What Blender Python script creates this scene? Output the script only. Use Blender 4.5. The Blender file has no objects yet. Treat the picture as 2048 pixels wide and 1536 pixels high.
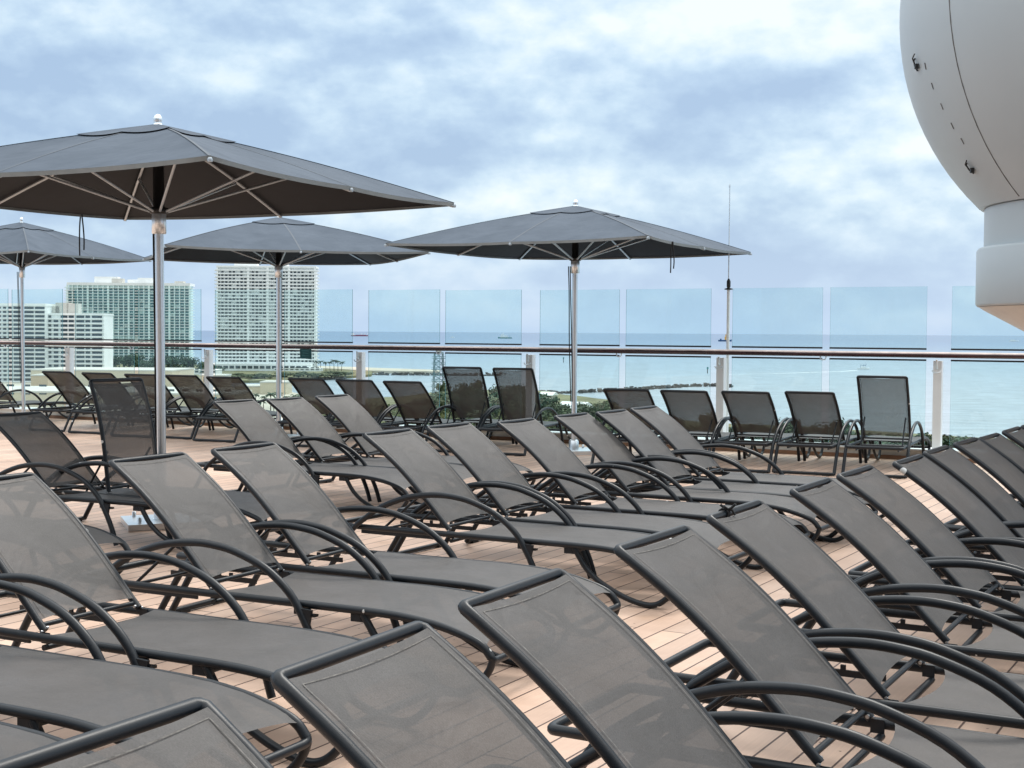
import bpy, bmesh, math, random
from mathutils import Vector, Matrix
R_ = math.radians
random.seed(11)
scene = bpy.context.scene
COL = scene.collection

# ------------------------------------------------------------------ camera
F_PX, PITCH, ROLL, EYE = 2780.8, 0.03724, 0.00643, 1.747
cam_d = bpy.data.cameras.new('camera')
cam_d.sensor_width = 36.0
cam_d.lens = 36.0 * F_PX / 2048.0
cam_d.clip_start = 0.05
cam_d.clip_end = 300000.0
cam = bpy.data.objects.new('camera', cam_d)
COL.objects.link(cam)
cam.matrix_world = Matrix.Translation((0, 0, EYE)) @ Matrix.Rotation(math.pi / 2 - PITCH, 4, 'X') @ Matrix.Rotation(ROLL, 4, 'Z')
scene.camera = cam

SEA = -38.0
def at(u, v, z):
    """where the survey line through photo point (u, v) meets height z (used to survey the far shore)"""
    a, b = u - 1024, v - 768
    cr, sr = math.cos(ROLL), math.sin(ROLL)
    uu, vv = cr * a + sr * b, -sr * a + cr * b
    c, s = math.cos(PITCH), math.sin(PITCH)
    fx, fz, fy = uu / F_PX, 1.0, -vv / F_PX
    d = (fx, fz * c + fy * s, -fz * s + fy * c)
    t = (z - EYE) / d[2]
    return Vector((d[0] * t, d[1] * t, z))
def at_y(u, v, y):
    a, b = u - 1024, v - 768
    cr, sr = math.cos(ROLL), math.sin(ROLL)
    uu, vv = cr * a + sr * b, -sr * a + cr * b
    c, s = math.cos(PITCH), math.sin(PITCH)
    d = (uu / F_PX, c + (-vv / F_PX) * s, -s + (-vv / F_PX) * c)
    t = y / d[1]
    return Vector((d[0] * t, y, EYE + d[2] * t))

# ------------------------------------------------------------------ materials
def new_mat(name):
    m = bpy.data.materials.new(name)
    m.use_nodes = True
    nt = m.node_tree
    for n in list(nt.nodes):
        nt.nodes.remove(n)
    out = nt.nodes.new('ShaderNodeOutputMaterial')
    return m, nt, out
def nd(nt, t, **kw):
    n = nt.nodes.new(t)
    for k, v in kw.items():
        if k in n.inputs.keys():
            n.inputs[k].default_value = v
        else:
            setattr(n, k, v)
    return n
def L(nt, a, ao, b, bi):
    nt.links.new(a.outputs[ao], b.inputs[bi])
def ramp(nt, stops, interp='LINEAR'):
    n = nt.nodes.new('ShaderNodeValToRGB')
    n.color_ramp.interpolation = interp
    e = n.color_ramp.elements
    while len(e) < len(stops):
        e.new(0.5)
    for i, (p, c) in enumerate(stops):
        e[i].position = p
        e[i].color = (*c, 1) if len(c) == 3 else c
    return n
def mix(nt, fac, a, b):
    """colour mix; a, b are sockets or colours"""
    n = nt.nodes.new('ShaderNodeMix'); n.data_type = 'RGBA'
    for key, val in ((0, fac), (6, a), (7, b)):
        if isinstance(val, (float, int)):
            n.inputs[key].default_value = val
        elif isinstance(val, tuple):
            n.inputs[key].default_value = (*val, 1) if len(val) == 3 else val
        else:
            nt.links.new(val, n.inputs[key])
    return n.outputs[2]
def plain(name, col, rough=0.5, metal=0.0, spec=0.5, var=0.12, scale=6.0, bump=0.0):
    m, nt, out = new_mat(name)
    p = nd(nt, 'ShaderNodeBsdfPrincipled', Roughness=rough, Metallic=metal)
    p.inputs['Specular IOR Level'].default_value = spec
    tc = nt.nodes.new('ShaderNodeTexCoord')
    no = nd(nt, 'ShaderNodeTexNoise', Scale=scale, Detail=6.0, Roughness=0.6)
    L(nt, tc, 'Object', no, 'Vector')
    d = tuple(c * (1 - var) for c in col); b = tuple(min(1, c * (1 + var)) for c in col)
    r = ramp(nt, [(0.3, d), (0.7, b)])
    L(nt, no, 'Fac', r, 'Fac'); L(nt, r, 'Color', p, 'Base Color')
    if bump:
        bp = nd(nt, 'ShaderNodeBump', Strength=bump, Distance=0.01)
        n2 = nd(nt, 'ShaderNodeTexNoise', Scale=scale * 20, Detail=3.0)
        L(nt, tc, 'Object', n2, 'Vector'); L(nt, n2, 'Fac', bp, 'Height'); L(nt, bp, 'Normal', p, 'Normal')
    L(nt, p, 'BSDF', out, 'Surface')
    return m

# satin charcoal powder-coated tube with small chipped white spots
def mk_frame():
    m, nt, out = new_mat('charcoal_tube')
    p = nd(nt, 'ShaderNodeBsdfPrincipled', Roughness=0.36)
    p.inputs['Specular IOR Level'].default_value = 0.36
    p.inputs['Coat Weight'].default_value = 0.05; p.inputs['Coat Roughness'].default_value = 0.28
    tc = nt.nodes.new('ShaderNodeTexCoord'); oi = nt.nodes.new('ShaderNodeObjectInfo')
    ad = nd(nt, 'ShaderNodeVectorMath', operation='ADD')
    L(nt, tc, 'Object', ad, 0); L(nt, oi, 'Random', ad, 1)
    sc = nd(nt, 'ShaderNodeVectorMath', operation='SCALE'); sc.inputs['Scale'].default_value = 1.0
    L(nt, ad, 'Vector', sc, 0)
    no = nd(nt, 'ShaderNodeTexNoise', Scale=5.0, Detail=8.0, Roughness=0.65)
    L(nt, sc, 'Vector', no, 'Vector')
    r = ramp(nt, [(0.3, (0.005, 0.008, 0.012)), (0.7, (0.011, 0.016, 0.022))])
    L(nt, no, 'Fac', r, 'Fac')
    vo = nd(nt, 'ShaderNodeTexVoronoi', Scale=7.0)
    L(nt, sc, 'Vector', vo, 'Vector')
    sep = nt.nodes.new('ShaderNodeSeparateColor'); L(nt, vo, 'Color', sep, 'Color')
    # only a few cells hold a chip, and its size varies
    a = nd(nt, 'ShaderNodeMath', operation='GREATER_THAN'); a.inputs[1].default_value = 0.72
    L(nt, sep, 'Red', a, 0)
    sz = nd(nt, 'ShaderNodeMath', operation='MULTIPLY'); sz.inputs[1].default_value = 0.17
    L(nt, sep, 'Green', sz, 0)
    b = nd(nt, 'ShaderNodeMath', operation='LESS_THAN'); L(nt, vo, 'Distance', b, 0); L(nt, sz, 'Value', b, 1)
    ab = nd(nt, 'ShaderNodeMath', operation='MULTIPLY'); L(nt, a, 'Value', ab, 0); L(nt, b, 'Value', ab, 1)
    c = mix(nt, ab.outputs[0], r.outputs[0], (0.62, 0.63, 0.62))
    nt.links.new(c, p.inputs['Base Color'])
    rr = nd(nt, 'ShaderNodeMapRange'); rr.inputs['To Min'].default_value = 0.32; rr.inputs['To Max'].default_value = 0.50
    L(nt, no, 'Fac', rr, 'Value'); L(nt, rr, 'Result', p, 'Roughness')
    n2 = nd(nt, 'ShaderNodeTexNoise', Scale=420.0, Detail=2.0); L(nt, tc, 'Object', n2, 'Vector')
    bp = nd(nt, 'ShaderNodeBump', Strength=0.12, Distance=0.002); L(nt, n2, 'Fac', bp, 'Height'); L(nt, bp, 'Normal', p, 'Normal')
    L(nt, p, 'BSDF', out, 'Surface')
    return m
M_FRAME = mk_frame()

# open weave taupe sling: lets some light and view through
def mk_sling():
    m, nt, out = new_mat('taupe_mesh_fabric')
    tc = nt.nodes.new('ShaderNodeTexCoord'); oi = nt.nodes.new('ShaderNodeObjectInfo')
    ad = nd(nt, 'ShaderNodeVectorMath', operation='ADD'); L(nt, tc, 'Object', ad, 0)
    s5 = nd(nt, 'ShaderNodeMath', operation='MULTIPLY'); s5.inputs[1].default_value = 37.0
    L(nt, oi, 'Random', s5, 0); L(nt, s5, 'Value', ad, 1)
    no = nd(nt, 'ShaderNodeTexNoise', Scale=2.6, Detail=7.0, Roughness=0.62, Distortion=0.5)
    L(nt, ad, 'Vector', no, 'Vector')
    r = ramp(nt, [(0.30, (0.080, 0.076, 0.073)), (0.52, (0.096, 0.091, 0.088)), (0.67, (0.106, 0.101, 0.099)), (0.80, (0.150, 0.147, 0.148))])
    L(nt, no, 'Fac', r, 'Fac')
    # fine thread pattern
    mp = nd(nt, 'ShaderNodeMapping'); L(nt, tc, 'Object', mp, 'Vector')
    w1 = nd(nt, 'ShaderNodeTexWave', Scale=95.0, Distortion=0.4, bands_direction='X'); L(nt, mp, 'Vector', w1, 'Vector')
    w2 = nd(nt, 'ShaderNodeTexWave', Scale=95.0, Distortion=0.4, bands_direction='Y'); L(nt, mp, 'Vector', w2, 'Vector')
    mu = nd(nt, 'ShaderNodeMath', operation='MULTIPLY'); L(nt, w1, 'Fac', mu, 0); L(nt, w2, 'Fac', mu, 1)
    rr = nd(nt, 'ShaderNodeMapRange'); rr.inputs['To Min'].default_value = 0.90; rr.inputs['To Max'].default_value = 1.18
    L(nt, mu, 'Value', rr, 'Value')
    gn = nd(nt, 'ShaderNodeTexNoise', Scale=260.0, Detail=2.0, Roughness=0.8); L(nt, tc, 'Object', gn, 'Vector')
    gm = nd(nt, 'ShaderNodeMapRange'); gm.inputs['From Min'].default_value = 0.3; gm.inputs['From Max'].default_value = 0.7; gm.inputs['To Min'].default_value = 0.76; gm.inputs['To Max'].default_value = 1.24; L(nt, gn, 'Fac', gm, 'Value')
    gx = nd(nt, 'ShaderNodeMath', operation='MULTIPLY'); L(nt, gm, 'Result', gx, 0); L(nt, rr, 'Result', gx, 1)
    vs = nd(nt, 'ShaderNodeVectorMath', operation='SCALE'); L(nt, r, 'Color', vs, 0); L(nt, gx, 'Value', vs, 'Scale')
    p = nd(nt, 'ShaderNodeBsdfPrincipled', Roughness=0.55)
    p.inputs['Specular IOR Level'].default_value = 0.28
    L(nt, vs, 'Vector', p, 'Base Color')
    bp = nd(nt, 'ShaderNodeBump', Strength=0.15, Distance=0.002); L(nt, mu, 'Value', bp, 'Height'); L(nt, bp, 'Normal', p, 'Normal')
    wk = nd(nt, 'ShaderNodeTexNoise', Scale=4.0, Detail=3.0, Distortion=0.8); L(nt, ad, 'Vector', wk, 'Vector')
    b2 = nd(nt, 'ShaderNodeBump', Strength=0.30, Distance=0.03); L(nt, wk, 'Fac', b2, 'Height'); L(nt, bp, 'Normal', b2, 'Normal'); L(nt, b2, 'Normal', p, 'Normal')
    tr = nd(nt, 'ShaderNodeBsdfTransparent', Color=(1, 1, 1, 1))
    # the weave is open when looked at squarely and closes up at a slant
    lw = nd(nt, 'ShaderNodeLayerWeight', Blend=0.5)
    iv = nd(nt, 'ShaderNodeMath', operation='SUBTRACT'); iv.inputs[0].default_value = 1.0; L(nt, lw, 'Facing', iv, 1)
    pw = nd(nt, 'ShaderNodeMath', operation='POWER'); pw.inputs[1].default_value = 2.6; L(nt, iv, 'Value', pw, 0)
    op = nd(nt, 'ShaderNodeMath', operation='MULTIPLY_ADD'); op.inputs[1].default_value = 0.30; op.inputs[2].default_value = 0.015; L(nt, pw, 'Value', op, 0)
    ms = nt.nodes.new('ShaderNodeMixShader'); L(nt, op, 'Value', ms, 0)
    L(nt, p, 'BSDF', ms, 1); L(nt, tr, 'BSDF', ms, 2)
    L(nt, ms, 'Shader', out, 'Surface')
    return m
M_SLING = mk_sling()
M_HEM = plain('sling_hem', (0.155, 0.146, 0.134), 0.8, var=0.5, scale=60)
M_BOLT = plain('bolt_steel', (0.45, 0.46, 0.47), 0.3, metal=0.9, var=0.1)
M_RUBBER = plain('black_rubber', (0.02, 0.02, 0.02), 0.8)

# deck boards: caulked composite planks
def mk_deck():
    m, nt, out = new_mat('peach_deck_planks')
    tc = nt.nodes.new('ShaderNodeTexCoord')
    mp = nd(nt, 'ShaderNodeMapping'); mp.inputs['Rotation'].default_value = (0, 0, R_(-60.5)); mp.inputs['Location'].default_value = (0.3, 0.02, 0)
    L(nt, tc, 'Object', mp, 'Vector')
    br = nd(nt, 'ShaderNodeTexBrick', Scale=1.0, offset=0.37, offset_frequency=2)
    br.inputs['Brick Width'].default_value = 2.6; br.inputs['Row Height'].default_value = 0.162
    br.inputs['Mortar Size'].default_value = 0.0055; br.inputs['Mortar Smooth'].default_value = 0.2
    br.inputs['Color1'].default_value = (0.48, 0.48, 0.48, 1); br.inputs['Color2'].default_value = (0.61, 0.60, 0.59, 1)
    br.inputs['Mortar'].default_value = (0, 0, 0, 1)
    L(nt, mp, 'Vector', br, 'Vector')
    # tone between boards
    no = nd(nt, 'ShaderNodeTexNoise', Scale=0.9, Detail=8.0, Roughness=0.6); L(nt, tc, 'Object', no, 'Vector')
    base = ramp(nt, [(0.28, (0.50, 0.335, 0.245)), (0.50, (0.65, 0.46, 0.35)), (0.74, (0.73, 0.55, 0.44))])
    L(nt, no, 'Fac', base, 'Fac')
    tone = nd(nt, 'ShaderNodeVectorMath', operation='MULTIPLY'); L(nt, base, 'Color', tone, 0)
    tb = nd(nt, 'ShaderNodeVectorMath', operation='SCALE'); tb.inputs['Scale'].default_value = 1.85
    L(nt, br, 'Color', tb, 0); L(nt, tb, 'Vector', tone, 1)
    # grain along the boards
    mg = nd(nt, 'ShaderNodeMapping'); mg.inputs['Scale'].default_value = (3.0, 90.0, 1.0); L(nt, mp, 'Vector', mg, 'Vector')
    gr = nd(nt, 'ShaderNodeTexNoise', Scale=1.0, Detail=4.0); L(nt, mg, 'Vector', gr, 'Vector')
    gm = nd(nt, 'ShaderNodeMapRange'); gm.inputs['To Min'].default_value = 0.88; gm.inputs['To Max'].default_value = 1.12; L(nt, gr, 'Fac', gm, 'Value')
    t2 = nd(nt, 'ShaderNodeVectorMath', operation='SCALE'); L(nt, tone, 'Vector', t2, 0); L(nt, gm, 'Result', t2, 'Scale')
    # damp and worn areas
    nw = nd(nt, 'ShaderNodeTexNoise', Scale=0.32, Detail=5.0, Roughness=0.55, Distortion=0.4); L(nt, tc, 'Object', nw, 'Vector')
    wm = nd(nt, 'ShaderNodeMapRange'); wm.inputs['From Min'].default_value = 0.40; wm.inputs['From Max'].default_value = 0.62; wm.inputs['To Min'].default_value = 0.84; wm.inputs['To Max'].default_value = 1.06; L(nt, nw, 'Fac', wm, 'Value')
    t3 = nd(nt, 'ShaderNodeVectorMath', operation='SCALE'); L(nt, t2, 'Vector', t3, 0); L(nt, wm, 'Result', t3, 'Scale')
    t2 = t3
    # rusty foot marks and small dark specks
    vo = nd(nt, 'ShaderNodeTexVoronoi', Scale=1.3); L(nt, tc, 'Object', vo, 'Vector')
    st = ramp(nt, [(0.0, (0.75, 0.75, 0.75)), (0.16, (0.0, 0.0, 0.0))]); L(nt, vo, 'Distance', st, 'Fac')
    n3 = nd(nt, 'ShaderNodeTexNoise', Scale=9.0, Detail=4.0); L(nt, tc, 'Object', n3, 'Vector')
    sm = nd(nt, 'ShaderNodeMath', operation='MULTIPLY'); L(nt, st, 'Color', sm, 0); L(nt, n3, 'Fac', sm, 1)
    c1 = mix(nt, sm.outputs[0], t2.outputs[0], (0.36, 0.20, 0.095))
    v2 = nd(nt, 'ShaderNodeTexVoronoi', Scale=5.5); L(nt, tc, 'Object', v2, 'Vector')
    s2 = nd(nt, 'ShaderNodeMath', operation='LESS_THAN'); s2.inputs[1].default_value = 0.035; L(nt, v2, 'Distance', s2, 0)
    c2 = mix(nt, s2.outputs[0], c1, (0.16, 0.09, 0.06))
    mo = nd(nt, 'ShaderNodeMath', operation='MULTIPLY'); mo.inputs[1].default_value = 0.95; L(nt, br, 'Fac', mo, 0)
    c3 = mix(nt, mo.outputs[0], c2, (0.085, 0.045, 0.032))
    p = nd(nt, 'ShaderNodeBsdfPrincipled')
    p.inputs['Specular IOR Level'].default_value = 0.35
    nt.links.new(c3, p.inputs['Base Color'])
    rr = nd(nt, 'ShaderNodeMapRange'); rr.inputs['To Min'].default_value = 0.36; rr.inputs['To Max'].default_value = 0.62; L(nt, no, 'Fac', rr, 'Value'); L(nt, rr, 'Result', p, 'Roughness')
    iv = nd(nt, 'ShaderNodeMath', operation='SUBTRACT'); iv.inputs[0].default_value = 1.0; L(nt, br, 'Fac', iv, 1)
    bp = nd(nt, 'ShaderNodeBump', Strength=0.4, Distance=0.004); L(nt, iv, 'Value', bp, 'Height'); L(nt, bp, 'Normal', p, 'Normal')
    L(nt, p, 'BSDF', out, 'Surface')
    return m
M_DECK = mk_deck()
M_WHITE = plain('white_marine_paint', (0.84, 0.85, 0.83), 0.35, var=0.04, scale=2)
M_OFFWHITE = plain('offwhite_coaming_paint', (0.78, 0.76, 0.69), 0.45, var=0.08, scale=3)
M_BROWN = plain('brown_waterway_paint', (0.23, 0.125, 0.07), 0.55, var=0.2, scale=4)
M_GASKET = plain('black_gasket', (0.012, 0.013, 0.014), 0.5)
M_WINE = plain('varnished_dark_red_rail', (0.040, 0.007, 0.007), 0.22, var=0.35, scale=3, spec=0.7)
M_STEEL = plain('stainless_steel', (0.80, 0.85, 0.88), 0.30, metal=0.85, var=0.06, scale=1.5)
M_ALU = plain('champagne_aluminium', (0.44, 0.49, 0.53), 0.38, metal=0.6, var=0.06)
M_ROPE = plain('black_rope', (0.015, 0.016, 0.018), 0.85)
M_TEALSIGN = plain('teal_sign_board', (0.010, 0.115, 0.125), 0.4, var=0.25, scale=10)
M_SIGNTEXT = plain('pale_sign_lettering', (0.05, 0.22, 0.23), 0.5)
M_CHIP = plain('chipped_white', (0.7, 0.7, 0.68), 0.6)

def mk_canopy():
    m, nt, out = new_mat('charcoal_canvas')
    tc = nt.nodes.new('ShaderNodeTexCoord')
    no = nd(nt, 'ShaderNodeTexNoise', Scale=2.2, Detail=6.0, Roughness=0.6, Distortion=0.3); L(nt, tc, 'Object', no, 'Vector')
    r = ramp(nt, [(0.3, (0.076, 0.098, 0.128)), (0.7, (0.106, 0.132, 0.168))]); L(nt, no, 'Fac', r, 'Fac')
    p = nd(nt, 'ShaderNodeBsdfPrincipled', Roughness=0.85); p.inputs['Specular IOR Level'].default_value = 0.25
    L(nt, r, 'Color', p, 'Base Color')
    n2 = nd(nt, 'ShaderNodeTexNoise', Scale=3.5, Detail=3.0, Distortion=1.0); L(nt, tc, 'Object', n2, 'Vector')
    bp = nd(nt, 'ShaderNodeBump', Strength=0.35, Distance=0.03); L(nt, n2, 'Fac', bp, 'Height'); L(nt, bp, 'Normal', p, 'Normal')
    L(nt, p, 'BSDF', out, 'Surface')
    return m
M_CANOPY = mk_canopy()
M_CANOPYSEAM = plain('canvas_seam_tape', (0.125, 0.145, 0.17), 0.85, var=0.1)
M_CANOPYHEM = plain('grey_canvas_hem', (0.24, 0.27, 0.28), 0.8, var=0.1)

def mk_glass():
    m, nt, out = new_mat('tinted_windscreen_glass')
    tr = nd(nt, 'ShaderNodeBsdfTransparent', Color=(0.915, 0.985, 0.985, 1))
    gl = nd(nt, 'ShaderNodeBsdfGlossy', Roughness=0.015); gl.inputs['Color'].default_value = (0.8, 0.95, 0.95, 1)
    lw = nd(nt, 'ShaderNodeLayerWeight', Blend=0.5)
    pw = nd(nt, 'ShaderNodeMath', operation='POWER'); pw.inputs[1].default_value = 4.0; L(nt, lw, 'Facing', pw, 0)
    fr = nd(nt, 'ShaderNodeMapRange'); fr.inputs['To Min'].default_value = 0.03; fr.inputs['To Max'].default_value = 0.55; L(nt, pw, 'Value', fr, 'Value')
    mx = nd(nt, 'ShaderNodeMixShader'); L(nt, fr, 'Result', mx, 0); L(nt, tr, 'BSDF', mx, 1); L(nt, gl, 'BSDF', mx, 2)
    # faint salt film
    di = nd(nt, 'ShaderNodeBsdfDiffuse', Color=(0.75, 0.85, 0.85, 1))
    tc = nt.nodes.new('ShaderNodeTexCoord'); no = nd(nt, 'ShaderNodeTexNoise', Scale=1.6, Detail=6.0, Roughness=0.7); L(nt, tc, 'Object', no, 'Vector')
    rm = nd(nt, 'ShaderNodeMapRange'); rm.inputs['From Min'].default_value = 0.35; rm.inputs['From Max'].default_value = 0.8
    rm.inputs['To Min'].default_value = 0.01; rm.inputs['To Max'].default_value = 0.05; L(nt, no, 'Fac', rm, 'Value')
    m2 = nd(nt, 'ShaderNodeMixShader'); L(nt, rm, 'Result', m2, 0); L(nt, mx, 'Shader', m2, 1); L(nt, di, 'BSDF', m2, 2)
    L(nt, m2, 'Shader', out, 'Surface')
    return m
M_GLASS = mk_glass()
M_GLASSEDGE = plain('polished_glass_edge', (0.10, 0.30, 0.33), 0.2, var=0.1)

def mk_water():
    m, nt, out = new_mat('sea_water')
    ge = nt.nodes.new('ShaderNodeNewGeometry')
    sp = nt.nodes.new('ShaderNodeSeparateXYZ'); L(nt, ge, 'Position', sp, 'Vector')
    # depth of the sea bed grows away from the shore; streaks of sand and weed
    mp = nd(nt, 'ShaderNodeMapping'); mp.inputs['Scale'].default_value = (0.0012, 0.006, 1.0); L(nt, ge, 'Position', mp, 'Vector')
    no = nd(nt, 'ShaderNodeTexNoise', Scale=1.0, Detail=6.0, Roughness=0.6); L(nt, mp, 'Vector', no, 'Vector')
    n0 = nd(nt, 'ShaderNodeMath', operation='MULTIPLY_ADD'); n0.inputs[1].default_value = 900.0; n0.inputs[2].default_value = -450.0; L(nt, no, 'Fac', n0, 0)
    ad = nd(nt, 'ShaderNodeMath', operation='ADD'); L(nt, sp, 'Y', ad, 0); L(nt, n0, 'Value', ad, 1)
    mr = nd(nt, 'ShaderNodeMapRange'); mr.inputs['From Min'].default_value = 400; mr.inputs['From Max'].default_value = 9000; L(nt, ad, 'Value', mr, 'Value')
    r = ramp(nt, [(0.0, (0.32, 0.375, 0.41)), (0.07, (0.31, 0.37, 0.415)), (0.14, (0.25, 0.33, 0.395)), (0.30, (0.155, 0.24, 0.34)), (0.6, (0.10, 0.18, 0.305)), (1.0, (0.085, 0.155, 0.275))])
    L(nt, mr, 'Result', r, 'Fac')
    p = nd(nt, 'ShaderNodeBsdfPrincipled', Roughness=0.30); p.inputs['Specular IOR Level'].default_value = 0.35
    m3 = nd(nt, 'ShaderNodeMapping'); m3.inputs['Scale'].default_value = (0.045, 0.085, 1); m3.inputs['Rotation'].default_value = (0, 0, .1); L(nt, ge, 'Position', m3, 'Vector')
    n5 = nd(nt, 'ShaderNodeTexNoise', Scale=1.0, Detail=5.0, Roughness=0.7, Distortion=0.6); L(nt, m3, 'Vector', n5, 'Vector')
    q5 = nd(nt, 'ShaderNodeMapRange'); q5.inputs['From Min'].default_value = 0.3; q5.inputs['From Max'].default_value = 0.7; q5.inputs['To Min'].default_value = 0.62; q5.inputs['To Max'].default_value = 1.22; L(nt, n5, 'Fac', q5, 'Value')
    v5 = nd(nt, 'ShaderNodeVectorMath', operation='SCALE'); L(nt, r, 'Color', v5, 0); L(nt, q5, 'Result', v5, 'Scale')
    L(nt, v5, 'Vector', p, 'Base Color')
    m1 = nd(nt, 'ShaderNodeMapping'); m1.inputs['Scale'].default_value = (0.045, 0.11, 1); m1.inputs['Rotation'].default_value = (0, 0, 0.15); L(nt, ge, 'Position', m1, 'Vector')
    w = nd(nt, 'ShaderNodeTexNoise', Scale=1.0, Detail=7.0, Roughness=0.68, Distortion=0.4); L(nt, m1, 'Vector', w, 'Vector')
    bp = nd(nt, 'ShaderNodeBump', Strength=0.6, Distance=2.2); L(nt, w, 'Fac', bp, 'Height'); L(nt, bp, 'Normal', p, 'Normal')
    L(nt, p, 'BSDF', out, 'Surface')
    return m
M_WATER = mk_water()
def mk_leaf(name, dark, light):
    m, nt, out = new_mat(name)
    ge = nt.nodes.new('ShaderNodeNewGeometry')
    oi = nt.nodes.new('ShaderNodeObjectInfo')
    r = ramp(nt, [(0.0, dark), (0.5, tuple((a + b) / 2 for a, b in zip(dark, light))), (1.0, light)])
    mx = nd(nt, 'ShaderNodeMath', operation='MULTIPLY_ADD'); mx.inputs[1].default_value = 0.65; L(nt, ge, 'Random Per Island', mx, 0)
    s = nd(nt, 'ShaderNodeMath', operation='MULTIPLY'); s.inputs[1].default_value = 0.35; L(nt, oi, 'Random', s, 0); L(nt, s, 'Value', mx, 2)
    L(nt, mx, 'Value', r, 'Fac')
    p = nd(nt, 'ShaderNodeBsdfPrincipled', Roughness=0.7); p.inputs['Specular IOR Level'].default_value = 0.2
    L(nt, r, 'Color', p, 'Base Color')
    L(nt, p, 'BSDF', out, 'Surface')
    return m
M_LEAF = mk_leaf('tree_leaves', (0.030, 0.055, 0.030), (0.115, 0.140, 0.068))
M_LEAFDARK = mk_leaf('dark_tree_leaves', (0.020, 0.048, 0.034), (0.075, 0.125, 0.07))
M_SCRUB = mk_leaf('scrub_leaves', (0.05, 0.075, 0.035), (0.17, 0.19, 0.075))
M_TRUNK = plain('tree_bark', (0.09, 0.065, 0.045), 0.9)
M_SAND = plain('pale_sand', (0.50, 0.45, 0.36), 0.9, var=0.12, scale=0.02)
M_EARTH = plain('scrubby_earth', (0.16, 0.155, 0.075), 0.95, var=0.45, scale=0.04)
M_PAVE = plain('pale_port_paving', (0.50, 0.46, 0.38), 0.9, var=0.12, scale=0.02)
M_ROCK = plain('dark_jetty_rock', (0.10, 0.095, 0.09), 0.9, var=0.5, scale=0.4)
M_TOWERWHITE = plain('white_render', (0.84, 0.86, 0.84), 0.8, var=0.06, scale=0.05)
M_TOWERGREEN = plain('pale_green_render', (0.74, 0.86, 0.83), 0.7, var=0.08, scale=0.05)
M_TEALGLASS = plain('teal_window_glass', (0.06, 0.20, 0.21), 0.15, var=0.5, scale=0.15, spec=0.8)
M_DARKGLASS = plain('dark_window_glass', (0.05, 0.072, 0.085), 0.15, var=0.6, scale=0.15, spec=0.6)  # lightened: haze and reflected sky put into the glass colour
M_BEIGE = plain('beige_render', (0.60, 0.53, 0.40), 0.85, var=0.06, scale=0.05)
M_TAN = plain('tan_render', (0.52, 0.41, 0.28), 0.85, var=0.08, scale=0.05)
M_ROOFGREY = plain('pale_flat_roof', (0.56, 0.55, 0.50), 0.85, var=0.08, scale=0.05)
M_LATTICE = plain('green_grey_painted_steel', (0.16, 0.27, 0.29), 0.5)
M_HULLRED = plain('hazed_red_hull_paint', (0.30, 0.13, 0.17), 0.5)  # distance haze put into the hull red, muting it
M_HULLBLUE = plain('blue_hull_paint', (0.03, 0.10, 0.22), 0.5)
M_HULLGREEN = plain('green_hull_paint', (0.05, 0.22, 0.20), 0.5)
M_SHIPYELLOW = plain('yellow_ship_paint', (0.75, 0.42, 0.10), 0.5)
M_FOAM = plain('white_foam', (0.75, 0.82, 0.84), 0.8, var=0.1, scale=0.2)
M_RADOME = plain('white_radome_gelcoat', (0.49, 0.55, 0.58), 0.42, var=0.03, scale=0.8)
M_SEAM = plain('grey_seam_sealant', (0.16, 0.16, 0.16), 0.7)

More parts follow.
